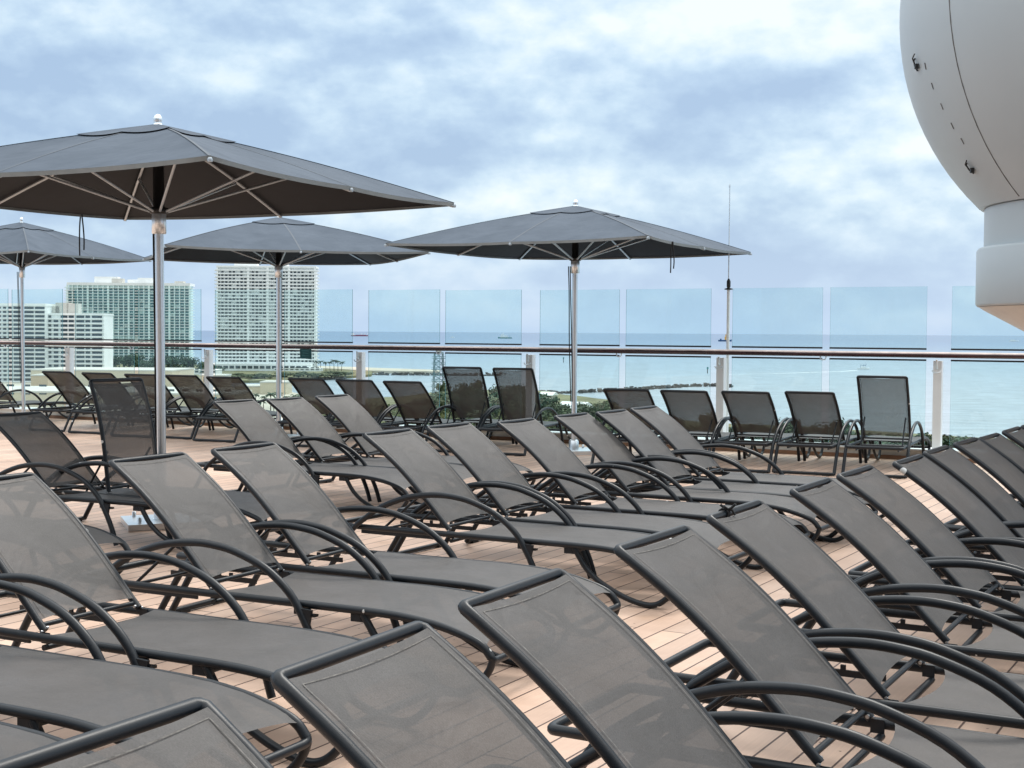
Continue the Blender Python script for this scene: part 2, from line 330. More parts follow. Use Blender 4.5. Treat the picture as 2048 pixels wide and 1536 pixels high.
# ------------------------------------------------------------------ mesh helpers
class MB:
    def __init__(s):
        s.v = []; s.f = []; s.sm = []; s.mi = []
    def add(s, vs, fs, smooth=False, mi=0):
        o = len(s.v); s.v += [tuple(x) for x in vs]
        for f in fs:
            s.f.append(tuple(i + o for i in f)); s.sm.append(smooth); s.mi.append(mi)
    def box(s, c, size, rz=0.0, M=None, mi=0):
        hx, hy, hz = (a / 2 for a in size)
        vs = [Vector((x, y, z)) for x in (-hx, hx) for y in (-hy, hy) for z in (-hz, hz)]
        if rz:
            vs = [Matrix.Rotation(rz, 3, 'Z') @ v for v in vs]
        vs = [v + Vector(c) for v in vs]
        if M is not None:
            vs = [M @ v for v in vs]
        s.add(vs, [(0, 1, 3, 2), (4, 6, 7, 5), (0, 4, 5, 1), (2, 3, 7, 6), (0, 2, 6, 4), (1, 5, 7, 3)], mi=mi)
    def tube(s, pts, r, n=10, closed=False, cap=True, r2=None, flat=None):
        P = [Vector(p) for p in pts]; m = len(P)
        if m < 2: return
        T = []
        for i in range(m):
            if closed:
                t = P[(i + 1) % m] - P[i - 1]
            else:
                t = P[min(i + 1, m - 1)] - P[max(i - 1, 0)]
            T.append(t.normalized())
        up = Vector((0, 0, 1)) if abs(T[0].z) < 0.9 else Vector((0, 1, 0))
        N = (up - T[0] * up.dot(T[0])).normalized()
        vs = []
        for i in range(m):
            N = (N - T[i] * N.dot(T[i])).normalized()
            B = T[i].cross(N)
            rr = r if r2 is None else r + (r2 - r) * i / (m - 1)
            for k in range(n):
                a = 2 * math.pi * k / n
                vs.append(P[i] + N * (math.cos(a) * rr) + B * (math.sin(a) * rr * (flat or 1.0)))
        fs = []
        for i in range(m if closed else m - 1):
            j = (i + 1) % m
            for k in range(n):
                k2 = (k + 1) % n
                fs.append((i * n + k, i * n + k2, j * n + k2, j * n + k))
        s.add(vs, fs, True)
        if cap and not closed:
            s.add(vs[:n], [tuple(range(n))[::-1]]); s.add(vs[-n:], [tuple(range(n))])
    def lathe(s, prof, n=24, c=(0, 0, 0), smooth=True):
        vs = []; fs = []
        for r, z in prof:
            for k in range(n):
                a = 2 * math.pi * k / n
                vs.append((c[0] + r * math.cos(a), c[1] + r * math.sin(a), c[2] + z))
        for i in range(len(prof) - 1):
            for k in range(n):
                k2 = (k + 1) % n
                fs.append((i * n + k, i * n + k2, (i + 1) * n + k2, (i + 1) * n + k))
        s.add(vs, fs, smooth)
        s.add(vs[:n], [tuple(range(n))[::-1]]); s.add(vs[-n:], [tuple(range(n))])
    def mesh(s, name, mats):
        me = bpy.data.meshes.new(name)
        me.from_pydata(s.v, [], s.f)
        me.polygons.foreach_set('use_smooth', s.sm)
        me.polygons.foreach_set('material_index', s.mi)
        for m in (mats if isinstance(mats, (list, tuple)) else [mats]):
            me.materials.append(m)
        me.update()
        return me
    def build(s, name, mats, parent=None):
        o = bpy.data.objects.new(name, s.mesh(name, mats))
        COL.objects.link(o)
        if parent: o.parent = parent
        return o
def tag(o, label=None, cat=None, group=None, kind=None):
    if label: o['label'] = label
    if cat: o['category'] = cat
    if group: o['group'] = group
    if kind: o['kind'] = kind
    return o
def empty(name, loc=(0, 0, 0), rz=0.0):
    o = bpy.data.objects.new(name, None); COL.objects.link(o)
    o.empty_display_size = 0.1
    o.location = loc; o.rotation_euler = (0, 0, rz)
    return o
def copy_tree(o, parent=None):
    c = o.copy(); COL.objects.link(c)
    if parent: c.parent = parent
    for ch in list(o.children): copy_tree(ch, c)
    return c
def spline(pts, k=6):
    """Catmull-Rom through pts"""
    P = [Vector(p) for p in pts]; out = []
    for i in range(len(P) - 1):
        p0 = P[i - 1] if i else P[0] * 2 - P[1]
        p1, p2 = P[i], P[i + 1]
        p3 = P[i + 2] if i + 2 < len(P) else P[-1] * 2 - P[-2]
        for j in range(k):
            t = j / k
            out.append(0.5 * ((2 * p1) + (p2 - p0) * t + (2 * p0 - 5 * p1 + 4 * p2 - p3) * t * t + (3 * p1 - p0 - 3 * p2 + p3) * t ** 3))
    out.append(P[-1])
    return out
def rounded(pts, r, k=5):
    """polyline with rounded inner corners"""
    P = [Vector(p) for p in pts]; out = [P[0]]
    for i in range(1, len(P) - 1):
        a = (P[i - 1] - P[i]); b = (P[i + 1] - P[i])
        d = min(r, a.length * .49, b.length * .49)
        A = P[i] + a.normalized() * d; B = P[i] + b.normalized() * d
        for j in range(k + 1):
            t = j / k
            out.append(A * (1 - t) ** 2 + P[i] * 2 * t * (1 - t) + B * t * t)
    out.append(P[-1])
    return out

# ------------------------------------------------------------------ sun loungers
HINGE, BL, BW = 0.384, 0.951, 0.300
RAIL_Y, ARM_Y, RAIL_Z = 0.335, 0.377, 0.362
def bulge(t):
    return 0.036 * math.sin(math.pi * min(1, max(0, t)) ** 1.25)
def rail_z(s):
    K = [(-2, .362), (0.95, .362), (1.10, .358), (1.24, .350), (1.41, .328), (1.56, .290), (1.64, .258), (1.69, .215)]
    for (a, za), (b, zb) in zip(K, K[1:]):
        if s <= b:
            return za + (zb - za) * (s - a) / (b - a)
    return .215
def lounger_meshes():
    D = {}
    # side rails, head bar and rounded foot bar
    f = MB()
    prof = spline([(0.95, .362), (1.10, .359), (1.24, .351), (1.41, .329), (1.56, .291), (1.64, .256), (1.685, .208)], 4)
    for sy in (1, -1):
        pts = [(-0.955, sy * (RAIL_Y - .05), RAIL_Z), (-0.95, sy * RAIL_Y, RAIL_Z), (-0.2, sy * RAIL_Y, RAIL_Z)]
        pts = rounded(pts, 0.05)[:-1] + [Vector((x, sy * RAIL_Y, RAIL_Z)) for x in (-.2, .2, .6)] + [Vector((p[0], sy * RAIL_Y, p[1])) for p in prof]
        f.tube(pts, 0.0205, 10, cap=False)
    f.tube([(-0.955, -RAIL_Y + .05, RAIL_Z), (-0.955, RAIL_Y - .05, RAIL_Z)], 0.0205, 10, cap=False)
    end = [(1.675, -RAIL_Y, .222), (1.692, -RAIL_Y, .198), (1.69, -RAIL_Y + .03, .19), (1.69, RAIL_Y - .03, .19), (1.692, RAIL_Y, .198), (1.675, RAIL_Y, .222)]
    f.tube(rounded(end, .03), 0.019, 10)
    for s in (0.03, 0.95):                                           # cross bars under the seat
        f.tube([(s, -RAIL_Y, RAIL_Z - .045), (s, RAIL_Y, RAIL_Z - .045)], 0.014, 8)
    for sy in (1, -1):                                               # cheek plates at the hinge, under the rail
        f.box((0.02, sy * (RAIL_Y - .022), RAIL_Z - .006), (.05, .006, .05))
        f.box((0.95, sy * RAIL_Y, RAIL_Z - .035), (.11, .010, .045))
        f.box((0.60, sy * (RAIL_Y - .0), RAIL_Z - .030), (.10, .010, .05))
    D['frame'] = f.mesh('frame', M_FRAME)
    # arm arches that are rear legs and front legs in one bend
    A = [(-.97, .018), (-.90, .13), (-.76, .34), (-.63, .445), (-.51, .52), (-.36, .58), (-.22, .615), (-.05, .632), (.09, .625), (.22, .60), (.40, .532), (.55, .42), (.64, .29), (.71, .15), (.755, .02)]
    for nm, sy in (('arm_l', 1), ('arm_r', -1)):
        a = MB()
        a.tube([(p[0], sy * ARM_Y, p[1]) for p in spline([(x, z, 0) for x, z in A], 4)], 0.0205, 10)
        a.box((.665, sy * (ARM_Y - .02), .315), (.075, .034, .012))
        a.add([(.61, sy * (ARM_Y - .008), .35), (.69, sy * (ARM_Y - .008), .345), (.672, sy * (ARM_Y - .008), .255), (.61, sy * (ARM_Y + .008), .35), (.69, sy * (ARM_Y + .008), .345), (.672, sy * (ARM_Y + .008), .255)],
              [(0, 1, 2), (3, 5, 4), (0, 3, 4, 1), (1, 4, 5, 2), (2, 5, 3, 0)])
        D[nm] = a.mesh('arm', M_FRAME)
    # sled shaped foot legs
    for nm, sy in (('leg_l', 1), ('leg_r', -1)):
        a = MB()
        J = [(.965, .345), (1.00, .29), (1.05, .22), (1.11, .165), (1.17, .125), (1.29, .068), (1.40, .032), (1.50, .020), (1.57, .040), (1.635, .095), (1.675, .15), (1.692, .20)]
        a.tube([(p[0], sy * (RAIL_Y - .004), p[1]) for p in spline([(x, z, 0) for x, z in J], 4)], 0.019, 10)
        D[nm] = a.mesh('foot_leg', M_FRAME)
    b = MB(); b.tube([(-.965, -ARM_Y, .024), (-.965, ARM_Y, .024)], 0.0195, 10)
    D['floor_bar'] = b.mesh('floor_bar', M_FRAME)
    for nm, sy in (('pad_l', 1), ('pad_r', -1)):
        q = MB(); q.box((-.965, sy * (ARM_Y - .10), .010), (.05, .09, .020)); D[nm] = q.mesh('rubber_pad', M_RUBBER)
    # seat sling with concave ends
    def sling(s0, s1, hw, zf, c0, c1, sag, ns=30, nw=10, off=0.0, tap=0.0):
        mb = MB(); vs = []
        for i in range(ns + 1):
            for j in range(nw + 1):
                w = -1 + 2 * j / nw
                e0 = s0 + c0 * (1 - w * w); e1 = s1 - c1 * (1 - w * w)
                s = e0 + (e1 - e0) * i / ns
                vs.append((s, w * (hw - tap * max(0.0, 1 - (s - s0) / .06)), zf(s) + off - sag * (1 - w * w) * math.sin(math.pi * min(max((s - s0) / (s1 - s0), 0), 1)) ** .5))
        fs = [(i * (nw + 1) + j, (i + 1) * (nw + 1) + j, (i + 1) * (nw + 1) + j + 1, i * (nw + 1) + j + 1) for i in range(ns) for j in range(nw)]
        mb.add(vs, fs, True)
        return mb
    sl = sling(0.075, 1.655, RAIL_Y - .006, rail_z, .055, .05, .014, off=.0175)
    D['seat_sling'] = sl.mesh('seat_sling', M_SLING)
    # back frame, lying flat along -x from the hinge at the origin
    bk = MB()
    left = [Vector((-t * BL, BW, bulge(t))) for t in [i / 14 for i in range(15)]]
    top = [Vector((-BL, BW, 0)), Vector((-BL, -BW, 0))]
    right = [Vector((p.x, -p.y, p.z)) for p in reversed(left)]
    pts = left[:-1] + [Vector((-BL + .012, BW, .003)), Vector((-BL + .003, BW - .008, 0)), Vector((-BL, BW - .02, 0)), Vector((-BL, 0, 0)), Vector((-BL, -BW + .02, 0)), Vector((-BL + .003, -BW + .008, 0)), Vector((-BL + .012, -BW, .003))] + right[1:]
    bk.tube(pts, 0.0175, 10)
    bk.tube([(-.035, -BW, .0), (-.035, BW, .0)], .012, 8)
    D['backrest'] = bk.mesh('backrest', M_FRAME)
    bs = sling(-BL + .021, -.05, BW + .007, lambda s: bulge(-s / BL), .012, .022, .016, off=.0155, tap=.016)
    D['back_sling'] = bs.mesh('back_sling', M_SLING)
    hm = MB()
    for sy in (1, -1):
        o = [(-t * BL, sy * (BW - .030), bulge(t) + .0168) for t in [.06 + i * .89 / 12 for i in range(13)]]
        vs = []
        for p in o:
            vs += [(p[0], p[1] - .0016, p[2]), (p[0], p[1] + .0016, p[2])]
        hm.add(vs, [(2 * i, 2 * i + 2, 2 * i + 3, 2 * i + 1) for i in range(len(o) - 1)])
    vs = []
    for i in range(9):
        w = -1 + 2 * i / 8; x = -BL + .046 + .010 * (1 - w * w); z = bulge(-x / BL) + .0165 - .003 * (1 - w * w)
        vs += [(x - .0014, w * (BW - .03), z), (x + .0014, w * (BW - .03), z)]
    hm.add(vs, [(2 * i, 2 * i + 2, 2 * i + 3, 2 * i + 1) for i in range(8)])
    D['hem'] = hm.mesh('hem_stitching', M_HEM)
    for nm, sy in (('bolt_l', 1), ('bolt_r', -1)):
        q = MB()
        q.tube([(-.012, sy * (BW - .014), 0.004), (-.012, sy * (BW - .026), 0.004)], .0075, 8)
        q.tube([(0.0, sy * (BW + .012), 0.0), (0.0, sy * (BW + .024), 0.0)], .007, 8)
        D[nm] = q.mesh('hinge_bolt', M_BOLT)
    for nm, sy in (('rack_l', 1), ('rack_r', -1)):                  # notched ladder bars under the backrest
        q = MB()
        q.box((-.45, sy * .255, .318), (.62, .012, .028))
        for k in range(5):
            q.box((-.66 + k * .085, sy * .255, .342), (.022, .012, .022))
        D[nm] = q.mesh('support_rack', M_FRAME)
    D['strut'] = {}
    for cls in (41, 61, 78):
        al = R_(cls); t = .36
        x = -t * BL * math.cos(al) + (bulge(t) - .014) * math.sin(al); z = HINGE + t * BL * math.sin(al) + (bulge(t) - .014) * math.cos(al)
        foot = {41: -.58, 61: -.42, 78: -.32}[cls]
        q = MB()
        for sy in (1, -1):
            q.tube([(x, sy * .255, z), (foot, sy * .255, .345)], .0095, 8)
        q.tube([(foot, -.262, .345), (foot, .262, .345)], .0095, 8)
        D['strut'][cls] = q.mesh('support_strut', M_FRAME)
    return D
LM = lounger_meshes()
def part(name, me, parent, loc=(0, 0, 0)):
    o = bpy.data.objects.new(name, me); COL.objects.link(o); o.parent = parent; o.location = loc
    return o
def make_lounger(cls):
    root = empty('sun_lounger')
    part('frame', LM['frame'], root)
    for k in ('arm_l', 'arm_r'): part('arm', LM[k], root)
    for k in ('leg_l', 'leg_r'): part('foot_leg', LM[k], root)
    fb = part('floor_bar', LM['floor_bar'], root)
    for k in ('pad_l', 'pad_r'): part('rubber_pad', LM[k], fb)
    part('seat_sling', LM['seat_sling'], root)
    b = part('backrest', LM['backrest'], root, (0, 0, HINGE)); b.rotation_euler = (0, R_(cls), 0)
    part('back_sling', LM['back_sling'], b); part('hem_stitching', LM['hem'], b)
    for k in ('bolt_l', 'bolt_r'): part('hinge_bolt', LM[k], b)
    for k in ('rack_l', 'rack_r'): part('support_rack', LM[k], root)
    part('support_strut', LM['strut'][cls], root)
    return root
GA = 'reclined loungers in the front row running up the right side'
GB = 'reclined loungers in the middle row'
GC = 'loungers in the row on the left near the big parasol pole'
GD = 'dark loungers lined up facing the glass railing'
SPOTS = [
 # x, y, heading, class, group, label
 (-0.136, 2.113, -.515, 41, GA, 'lounger closest to the camera, only its headrest corner showing at bottom left'),
 (0.276, 2.872, -.470, 41, GA, 'front row lounger whose big headrest bar and mesh back fill the bottom centre'),
 (0.640, 3.621, -.480, 41, GA, 'front row lounger with white paint chip on headrest corner, second headrest from bottom centre'),
 (1.135, 4.631, -.515, 41, GA, 'front row lounger with pale worn smear down its backrest mesh'),
 (1.564, 5.445, -.502, 41, GA, 'front row lounger with a black cord knotted round its headrest bar'),
 (2.084, 6.392, -.495, 41, GA, 'front row lounger directly behind the one with a knotted cord'),
 (2.486, 7.147, -.516, 41, GA, 'front row lounger two behind the knotted cord one, before the wide gap of deck'),
 (2.958, 7.816, -.520, 41, GA, 'front row lounger just past the wide strip of bare deck at right'),
 (3.331, 8.502, -.515, 41, GA, 'right row lounger whose headrest overlaps the tall upright lounger at the railing'),
 (3.732, 9.174, -.535, 41, GA, 'right row lounger beside the thin sliver of deck near the right edge'),
 (4.119, 9.809, -.535, 41, GA, 'right row lounger fourth from the far right end, headrest against the sea'),
 (4.535, 10.510, -.525, 41, GA, 'right row lounger cut by the right edge, last but one'),
 (4.93, 11.19, -.525, 41, GA, 'farthest lounger of the right row, only a headrest corner at the picture edge'),
 (-2.83, 4.98, -.495, 41, GB, 'middle row lounger at bottom left corner, only a seat edge in view'),
 (-2.413, 5.705, -.490, 41, GB, 'lounger at lower left showing only its long flat seat and foot bar'),
 (-1.964, 6.504, -.490, 41, GB, 'left lounger with chair frames showing through its see-through backrest mesh'),
 (-1.440, 7.582, -.470, 41, GB, 'middle row lounger in front of the chrome parasol base plate'),
 (-1.044, 8.346, -.475, 41, GB, 'middle row lounger right of the chrome base plate, foot end curling at picture centre'),
 (-0.279, 9.772, -.495, 41, GB, 'middle row lounger just past the gap, with arm arch alone against bare deck'),
 (0.122, 10.522, -.515, 41, GB, 'middle row lounger second past the central deck gap'),
 (0.663, 11.261, -.508, 41, GB, 'middle row lounger with two arm arches together, left of the right parasol pole'),
 (1.160, 12.169, -.525, 41, GB, 'middle row lounger with headrest right below the right parasol pole'),
 (1.550, 12.635, -.510, 41, GB, 'middle row lounger last but one, right of the right parasol pole'),
 (1.941, 13.464, -.507, 41, GB, 'farthest lounger of the middle row, nearest the railing loungers'),
 (-4.304, 10.084, -.480, 41, GC, 'left lounger with only its rounded foot end showing beside the mesh backrest'),
 (-3.676, 11.745, -.450, 41, GC, 'lounger cut by the left edge, reclined dark mesh back above the front arm arch'),
 (-3.230, 11.876, -.494, 78, GC, 'lounger with backrest raised nearly upright beside the big parasol pole'),
 (-2.276, 14.115, -.515, 41, GC, 'reclined lounger just right of the big parasol pole, leftmost of three'),
 (-1.825, 14.694, -.480, 41, GC, 'reclined lounger middle of the three right of the big parasol pole'),
 (-1.400, 15.287, -.490, 41, GC, 'reclined lounger rightmost of the three right of the big parasol pole'),
 (-9.35, 25.55, 1.18, 41, GD, 'railing lounger cut by the left edge, left of the leftmost parasol pole'),
 (-7.575, 24.591, 1.175, 41, GD, 'railing lounger just right of the leftmost parasol pole'),
 (-6.740, 24.10, 1.185, 41, GD, 'railing lounger partly hidden behind the upright backrest, second from the leftmost pole'),
 (-5.843, 23.450, 1.200, 41, GD, 'railing lounger half hidden behind the thick pole of the big parasol'),
 (-5.098, 23.173, 1.182, 41, GD, 'railing lounger immediately right of the thick chrome pole'),
 (-4.300, 22.600, 1.190, 41, GD, 'railing lounger left of the middle parasol pole, below the white post'),
 (-2.861, 21.752, 1.170, 41, GD, 'railing lounger just right of the middle parasol pole'),
 (-2.072, 21.250, 1.170, 41, GD, 'railing lounger below the white post left of the lattice tower'),
 (-1.328, 20.839, 1.175, 41, GD, 'railing lounger directly below the lattice tower, left of the raised pair'),
 (-0.589, 20.950, 1.220, 61, GD, 'railing lounger with raised back, left one of the raised pair'),
 (0.167, 20.569, 1.215, 61, GD, 'railing lounger with raised back, right one of the raised pair'),
 (1.758, 18.839, 1.185, 41, GD, 'railing lounger nearest right of the right parasol pole'),
 (2.483, 18.475, 1.165, 41, GD, 'railing lounger just left of the white post under the antenna'),
 (3.266, 18.368, 1.150, 41, GD, 'railing lounger just right of the white post under the antenna'),
 (4.031, 18.095, 1.140, 41, GD, 'low railing lounger beside the tall upright one at right'),
 (4.816, 17.827, 1.160, 61, GD, 'railing lounger raised upright against the sea at far right'),
]
protos = {}
LOUNGERS = []
for (x, y, ph, cls, grp, lab) in SPOTS:
    if cls not in protos:
        o = protos[cls] = make_lounger(cls)
    else:
        o = copy_tree(protos[cls])
    o.location = (x, y, 0.0); o.rotation_euler = (0, 0, ph)
    for ch_ in o.children:
        if ch_.name.startswith('backrest'): ch_.rotation_euler[1] += R_(random.uniform(-.7, .7))
    tag(o, lab, 'sun lounger', grp)
    LOUNGERS.append(o)
def back_point(spot, t, w, off=0.0):
    x, y, ph, cls = spot[:4]; al = R_(cls)
    lx = -t * BL * math.cos(al) + off * math.sin(al); lz = HINGE + t * BL * math.sin(al) + off * math.cos(al)
    return Vector((x + lx * math.cos(ph) - w * math.sin(ph), y + lx * math.sin(ph) + w * math.cos(ph), lz))
# knotted black cord on one headrest bar
sp = SPOTS[4]
kn = MB()
for w0 in (-.135, -.120):
    loop = [back_point(sp, 1 + .022 * math.cos(a) / BL, w0, .022 * math.sin(a)) for a in [i * math.pi / 6 for i in range(12)]]
    kn.tube(loop, .0045, 6, closed=True)
c0 = back_point(sp, 1.0, -.128, .026)
kn.tube([c0 + Vector((-.03, .012, .018)), c0 + Vector((-.012, .004, .004)), c0, c0 + Vector((.012, -.004, .006)), c0 + Vector((.028, -.016, .024))], .0055, 6)
kn.tube([c0 + Vector((-.02, -.018, .014)), c0, c0 + Vector((.018, .012, -.004)), c0 + Vector((.03, .006, -.024))], .0055, 6)
tag(kn.build('cord_knot', M_ROPE), 'small black cord knotted around a headrest bar', 'cord')

# ------------------------------------------------------------------ parasols
def make_parasol(lean=0.0):
    root = empty('parasol')
    ZT, ZC, ZM, D = 3.55, 2.955, 2.925, 2.78
    ang = [k * math.pi / 4 for k in range(8)]
    rad = [D if k % 2 == 0 else D * .7071 for k in range(8)]
    tipz = [ZC if k % 2 == 0 else ZM for k in range(8)]
    p = MB(); p.lathe([(.040, .03), (.040, 2.72)], 20); p.lathe([(.030, 2.72), (.030, 3.55)], 14)
    p.build('pole', M_STEEL, root)
    c = MB(); c.lathe([(.052, 2.60), (.064, 2.605), (.064, 2.77), (.058, 2.78)], 20); c.build('collar', M_STEEL, root)
    h = MB(); h.lathe([(.075, 2.78), (.085, 2.79), (.085, 2.83), (.05, 2.84), (.048, 3.50)], 16); h.build('hub', M_GASKET, root)
    b = MB(); b.box((0, 0, .028), (.66, .66, .055)); b.lathe([(.075, .055), (.070, .18), (.052, .20)], 20)
    bo = b.build('base_plate', M_STEEL, root)
    q = MB()
    for sx in (-.22, .22):
        for sy in (-.22, .22):
            q.lathe([(.018, .055), (.018, .10), (.012, .105)], 8, (sx, sy, 0))
    q.build('base_bolt', M_STEEL, bo)
    def surf(k, u):
        """point at fraction u along rib k"""
        r = rad[k] * u
        z = ZT + (tipz[k] - ZT) * u + .035 * math.sin(math.pi * u)
        return Vector((r * math.cos(ang[k]), r * math.sin(ang[k]), z))
    # canopy: eight gores with edges drawn in between ribs
    def gores(u0, u1, lift, nu=10, nv=8):
        mb = MB(); rows = []
        vs = []
        for k in range(8):
            a, bq = k, (k + 1) % 8
            base = len(vs)
            for i in range(nu + 1):
                u = u0 + (u1 - u0) * i / nu
                A, B = surf(a, u), surf(bq, u)
                for j in range(nv + 1):
                    w = j / nv
                    P = A.lerp(B, w)
                    s = 4 * w * (1 - w)
                    P.z += lift - .032 * s * math.sin(math.pi * min(1, u * .85))
                    pull = 1 - .018 * s * u ** 3
                    P.x *= pull; P.y *= pull
                    vs.append(P)
            for i in range(nu):
                for j in range(nv):
                    q0 = base + i * (nv + 1) + j
                    mb.f.append((q0, q0 + nv + 1, q0 + nv + 2, q0 + 1)); mb.sm.append(True); mb.mi.append(0)
        mb.v = [tuple(v) for v in vs]
        return mb
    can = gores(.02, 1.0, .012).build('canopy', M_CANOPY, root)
    gores(.03, .995, .002).build('underside_shade', plain('canvas_underside_shade', (0.010, 0.013, 0.018), 0.9, var=.15), can)  # shade under the canopy put into a near-black underside layer
    # hem band and seams along the edge
    hb = MB()
    edge = []
    for k in range(8):
        A, B = surf(k, 1), surf((k + 1) % 8, 1)
        for j in range(8):
            w = j / 8; P = A.lerp(B, w); s = 4 * w * (1 - w); P.z += .010 - .032 * s * math.sin(math.pi * .85); pl = 1 - .018 * s; P.x *= pl; P.y *= pl
            edge.append(P)
    n = len(edge)
    vs = []
    for P in edge:
        vs += [P + Vector((0, 0, .004)), P + Vector((P.x * -.003, P.y * -.003, -.030))]
    hb.add(vs, [(2 * i, 2 * i + 1, (2 * i + 3) % (2 * n), (2 * i + 2) % (2 * n)) for i in range(n)], True)
    hb.build('hem', M_CANOPYHEM, can)
    sm_ = MB()
    for k in range(8):
        vs = []
        for i in range(13):
            P = surf(k, .05 + i * .95 / 12); t = Vector((-math.sin(ang[k]), math.cos(ang[k]), 0)) * .012
            vs += [P + t + Vector((0, 0, .0135)), P - t + Vector((0, 0, .0135))]
        sm_.add(vs, [(2 * i, 2 * i + 2, 2 * i + 3, 2 * i + 1) for i in range(12)], True)
    sm_.build('seam_tape', M_CANOPYSEAM, can)
    vt = gores(.01, .25, .026, 4, 8)
    vt.build('vent_cap', M_CANOPY, root)
    fn = MB(); fn.lathe([(.040, 3.54), (.040, 3.575), (.031, 3.580), (.040, 3.596), (.041, 3.618), (.033, 3.640), (.018, 3.655), (.004, 3.661)], 16)
    fn.build('finial', M_STEEL, root)
    for k in range(8):
        rb = MB(); pts = [surf(k, u) - Vector((0, 0, .024)) for u in [.03 + i * .965 / 8 for i in range(9)]]
        rb.tube(pts, .014, 8)
        rb.lathe([(.017, -.02), (.02, 0), (.012, .012)], 8, surf(k, 1.0) + Vector((0, 0, -.012)))
        rib = rb.build('rib', M_ALU, root)
        st = MB(); s0 = Vector((.08 * math.cos(ang[k]), .08 * math.sin(ang[k]), 2.80)); s1 = surf(k, .52 if k % 2 == 0 else .60) - Vector((0, 0, .045))
        st.tube([s0, s1], .0125, 8)
        st.build('strut', M_ALU, rib)
    return root
GP = 'square charcoal parasols on chrome poles'
def rope(parent, pts, r=.008):
    m = MB(); m.tube(spline(pts, 5), r, 6); return m.build('rope', M_ROPE, parent)
PAR = [
 ((-3.13, 12.42), 21.5, -.008, 'large charcoal parasol in the foreground, its canopy cut by the left edge'),
 ((-8.88, 25.25), 22.0, -.004, 'small looking charcoal parasol at the far left by the railing, partly out of frame'),
 ((-3.77, 22.45), 64.0, 0.0, 'charcoal parasol in front of the tall white tower, between the other parasols'),
 ((0.90, 20.10), 16.5, 0.0, 'charcoal parasol on the right against open sea, with black ropes down its pole'),
]
PO = []
for i, ((x, y), th, lean, lab) in enumerate(PAR):
    o = make_parasol() if i == 0 else copy_tree(PO[0])
    o.location = (x, y, 0); o.rotation_euler = (0, -lean * -1, 0)
    o.rotation_euler = (Matrix.Rotation(lean, 3, 'Y') @ Matrix.Rotation(R_(th), 3, 'Z')).to_euler()
    tag(o, lab, 'parasol', GP); PO.append(o)
PO[1].scale = (.82, .82, 1.03)
def loc_dir(o_th, wx, wy):
    """parasol-local xy for a world offset"""
    a = R_(-o_th); return (wx * math.cos(a) - wy * math.sin(a), wx * math.sin(a) + wy * math.cos(a))
# hoisting ropes: beside the poles
for idx, dx in ((1, -.085), (3, -.085)):
    th = PAR[idx][1]
    for k, (bx, w) in enumerate(((dx, .95), (dx * .75, .70))):
        P = []
        for z, m in ((2.70, 1.15), (2.3, 1.0), (1.6, w * .95), (1.0, w * .7), (.75, w * .6)):
            lx, ly = loc_dir(th, bx * m, -.03); P.append((lx, ly, z))
        rope(PO[idx], P, .0075)
lx, ly = loc_dir(PAR[2][1], .055, -.03); rope(PO[2], [(lx, ly, 2.7), (lx, ly, 2.0), (lx * .9, ly, 1.4), (lx * .8, ly, .9)], .0065)
lx, ly = loc_dir(PAR[0][1], -.05, .0); rope(PO[0], [(lx, ly, 2.6), (lx * .95, ly, 1.8), (lx * .95, ly, 1.0), (lx, ly, .4)], .009)
# tie straps hanging from hems
def strap(par_i, u_ang, frac, length):
    th = PAR[par_i][1]
    a = R_(u_ang)
    D = 2.78
    # point on the square edge in local coordinates
    k = int((u_ang % 360) // 90); A = Vector((D * math.cos(k * math.pi / 2), D * math.sin(k * math.pi / 2), 2.95)); B = Vector((D * math.cos((k + 1) * math.pi / 2), D * math.sin((k + 1) * math.pi / 2), 2.95))
    P = A.lerp(B, frac) * .985; P.z = 2.935
    m = MB()
    for dx, l in ((-.015, length), (.02, length * .86)):
        m.tube(spline([P + Vector((dx * .3, 0, .01)), P + Vector((dx, .01, -length * .3)), P + Vector((dx * 1.3, 0, -l * .7)), P + Vector((dx * 1.2, .01, -l))], 4), .008, 6)
    m.build('tie_strap', M_ROPE, PO[par_i])
strap(0, 135, .18, .42)
strap(3, 275, .22, .40)
strap(2, 10, .95, .40)

# ------------------------------------------------------------------ deck, coaming, railing, glass
def RY(x): return 22.65 - .545 * x
RA = math.atan2(-.545, 1.0)
ax = Vector((math.cos(RA), math.sin(RA), 0)); nrm = Vector((-math.sin(RA), math.cos(RA), 0))
def along(x, off, z):
    """point at plan x on the railing line, shifted outboard by off"""
    return Vector((x, RY(x), z)) + nrm * off
dk = MB()
E0, E1 = along(-22, -.22, 0), along(16, -.22, 0)
dk.add([(-26, -14, 0), (18, -14, 0), (E1.x, E1.y, 0), (E0.x, E0.y, 0)], [(0, 1, 2, 3)])
tag(dk.build('deck', M_DECK), kind='structure')
hull = MB()
hull.add([along(-22, .24, .0), along(16, .24, .0), along(16, .24, SEA - 2), along(-22, .24, SEA - 2), (18, -14, SEA - 2), (-26, -14, SEA - 2), (18, -14, -.02), (-26, -14, -.02)],
         [(0, 3, 2, 1), (1, 2, 4, 6), (3, 0, 7, 5)])
tag(hull.build('hull', M_WHITE), kind='structure')
def beam(mb, x0, x1, off, z0, z1, w):
    a, b = along(x0, off, 0), along(x1, off, 0)
    vs = []
    for P in (a, b):
        for s in (-w / 2, w / 2):
            for z in (z0, z1):
                vs.append((P.x + nrm.x * s, P.y + nrm.y * s, z))
    mb.add(vs, [(0, 1, 3, 2), (4, 6, 7, 5), (0, 4, 5, 1), (2, 3, 7, 6), (0, 2, 6, 4), (1, 5, 7, 3)])
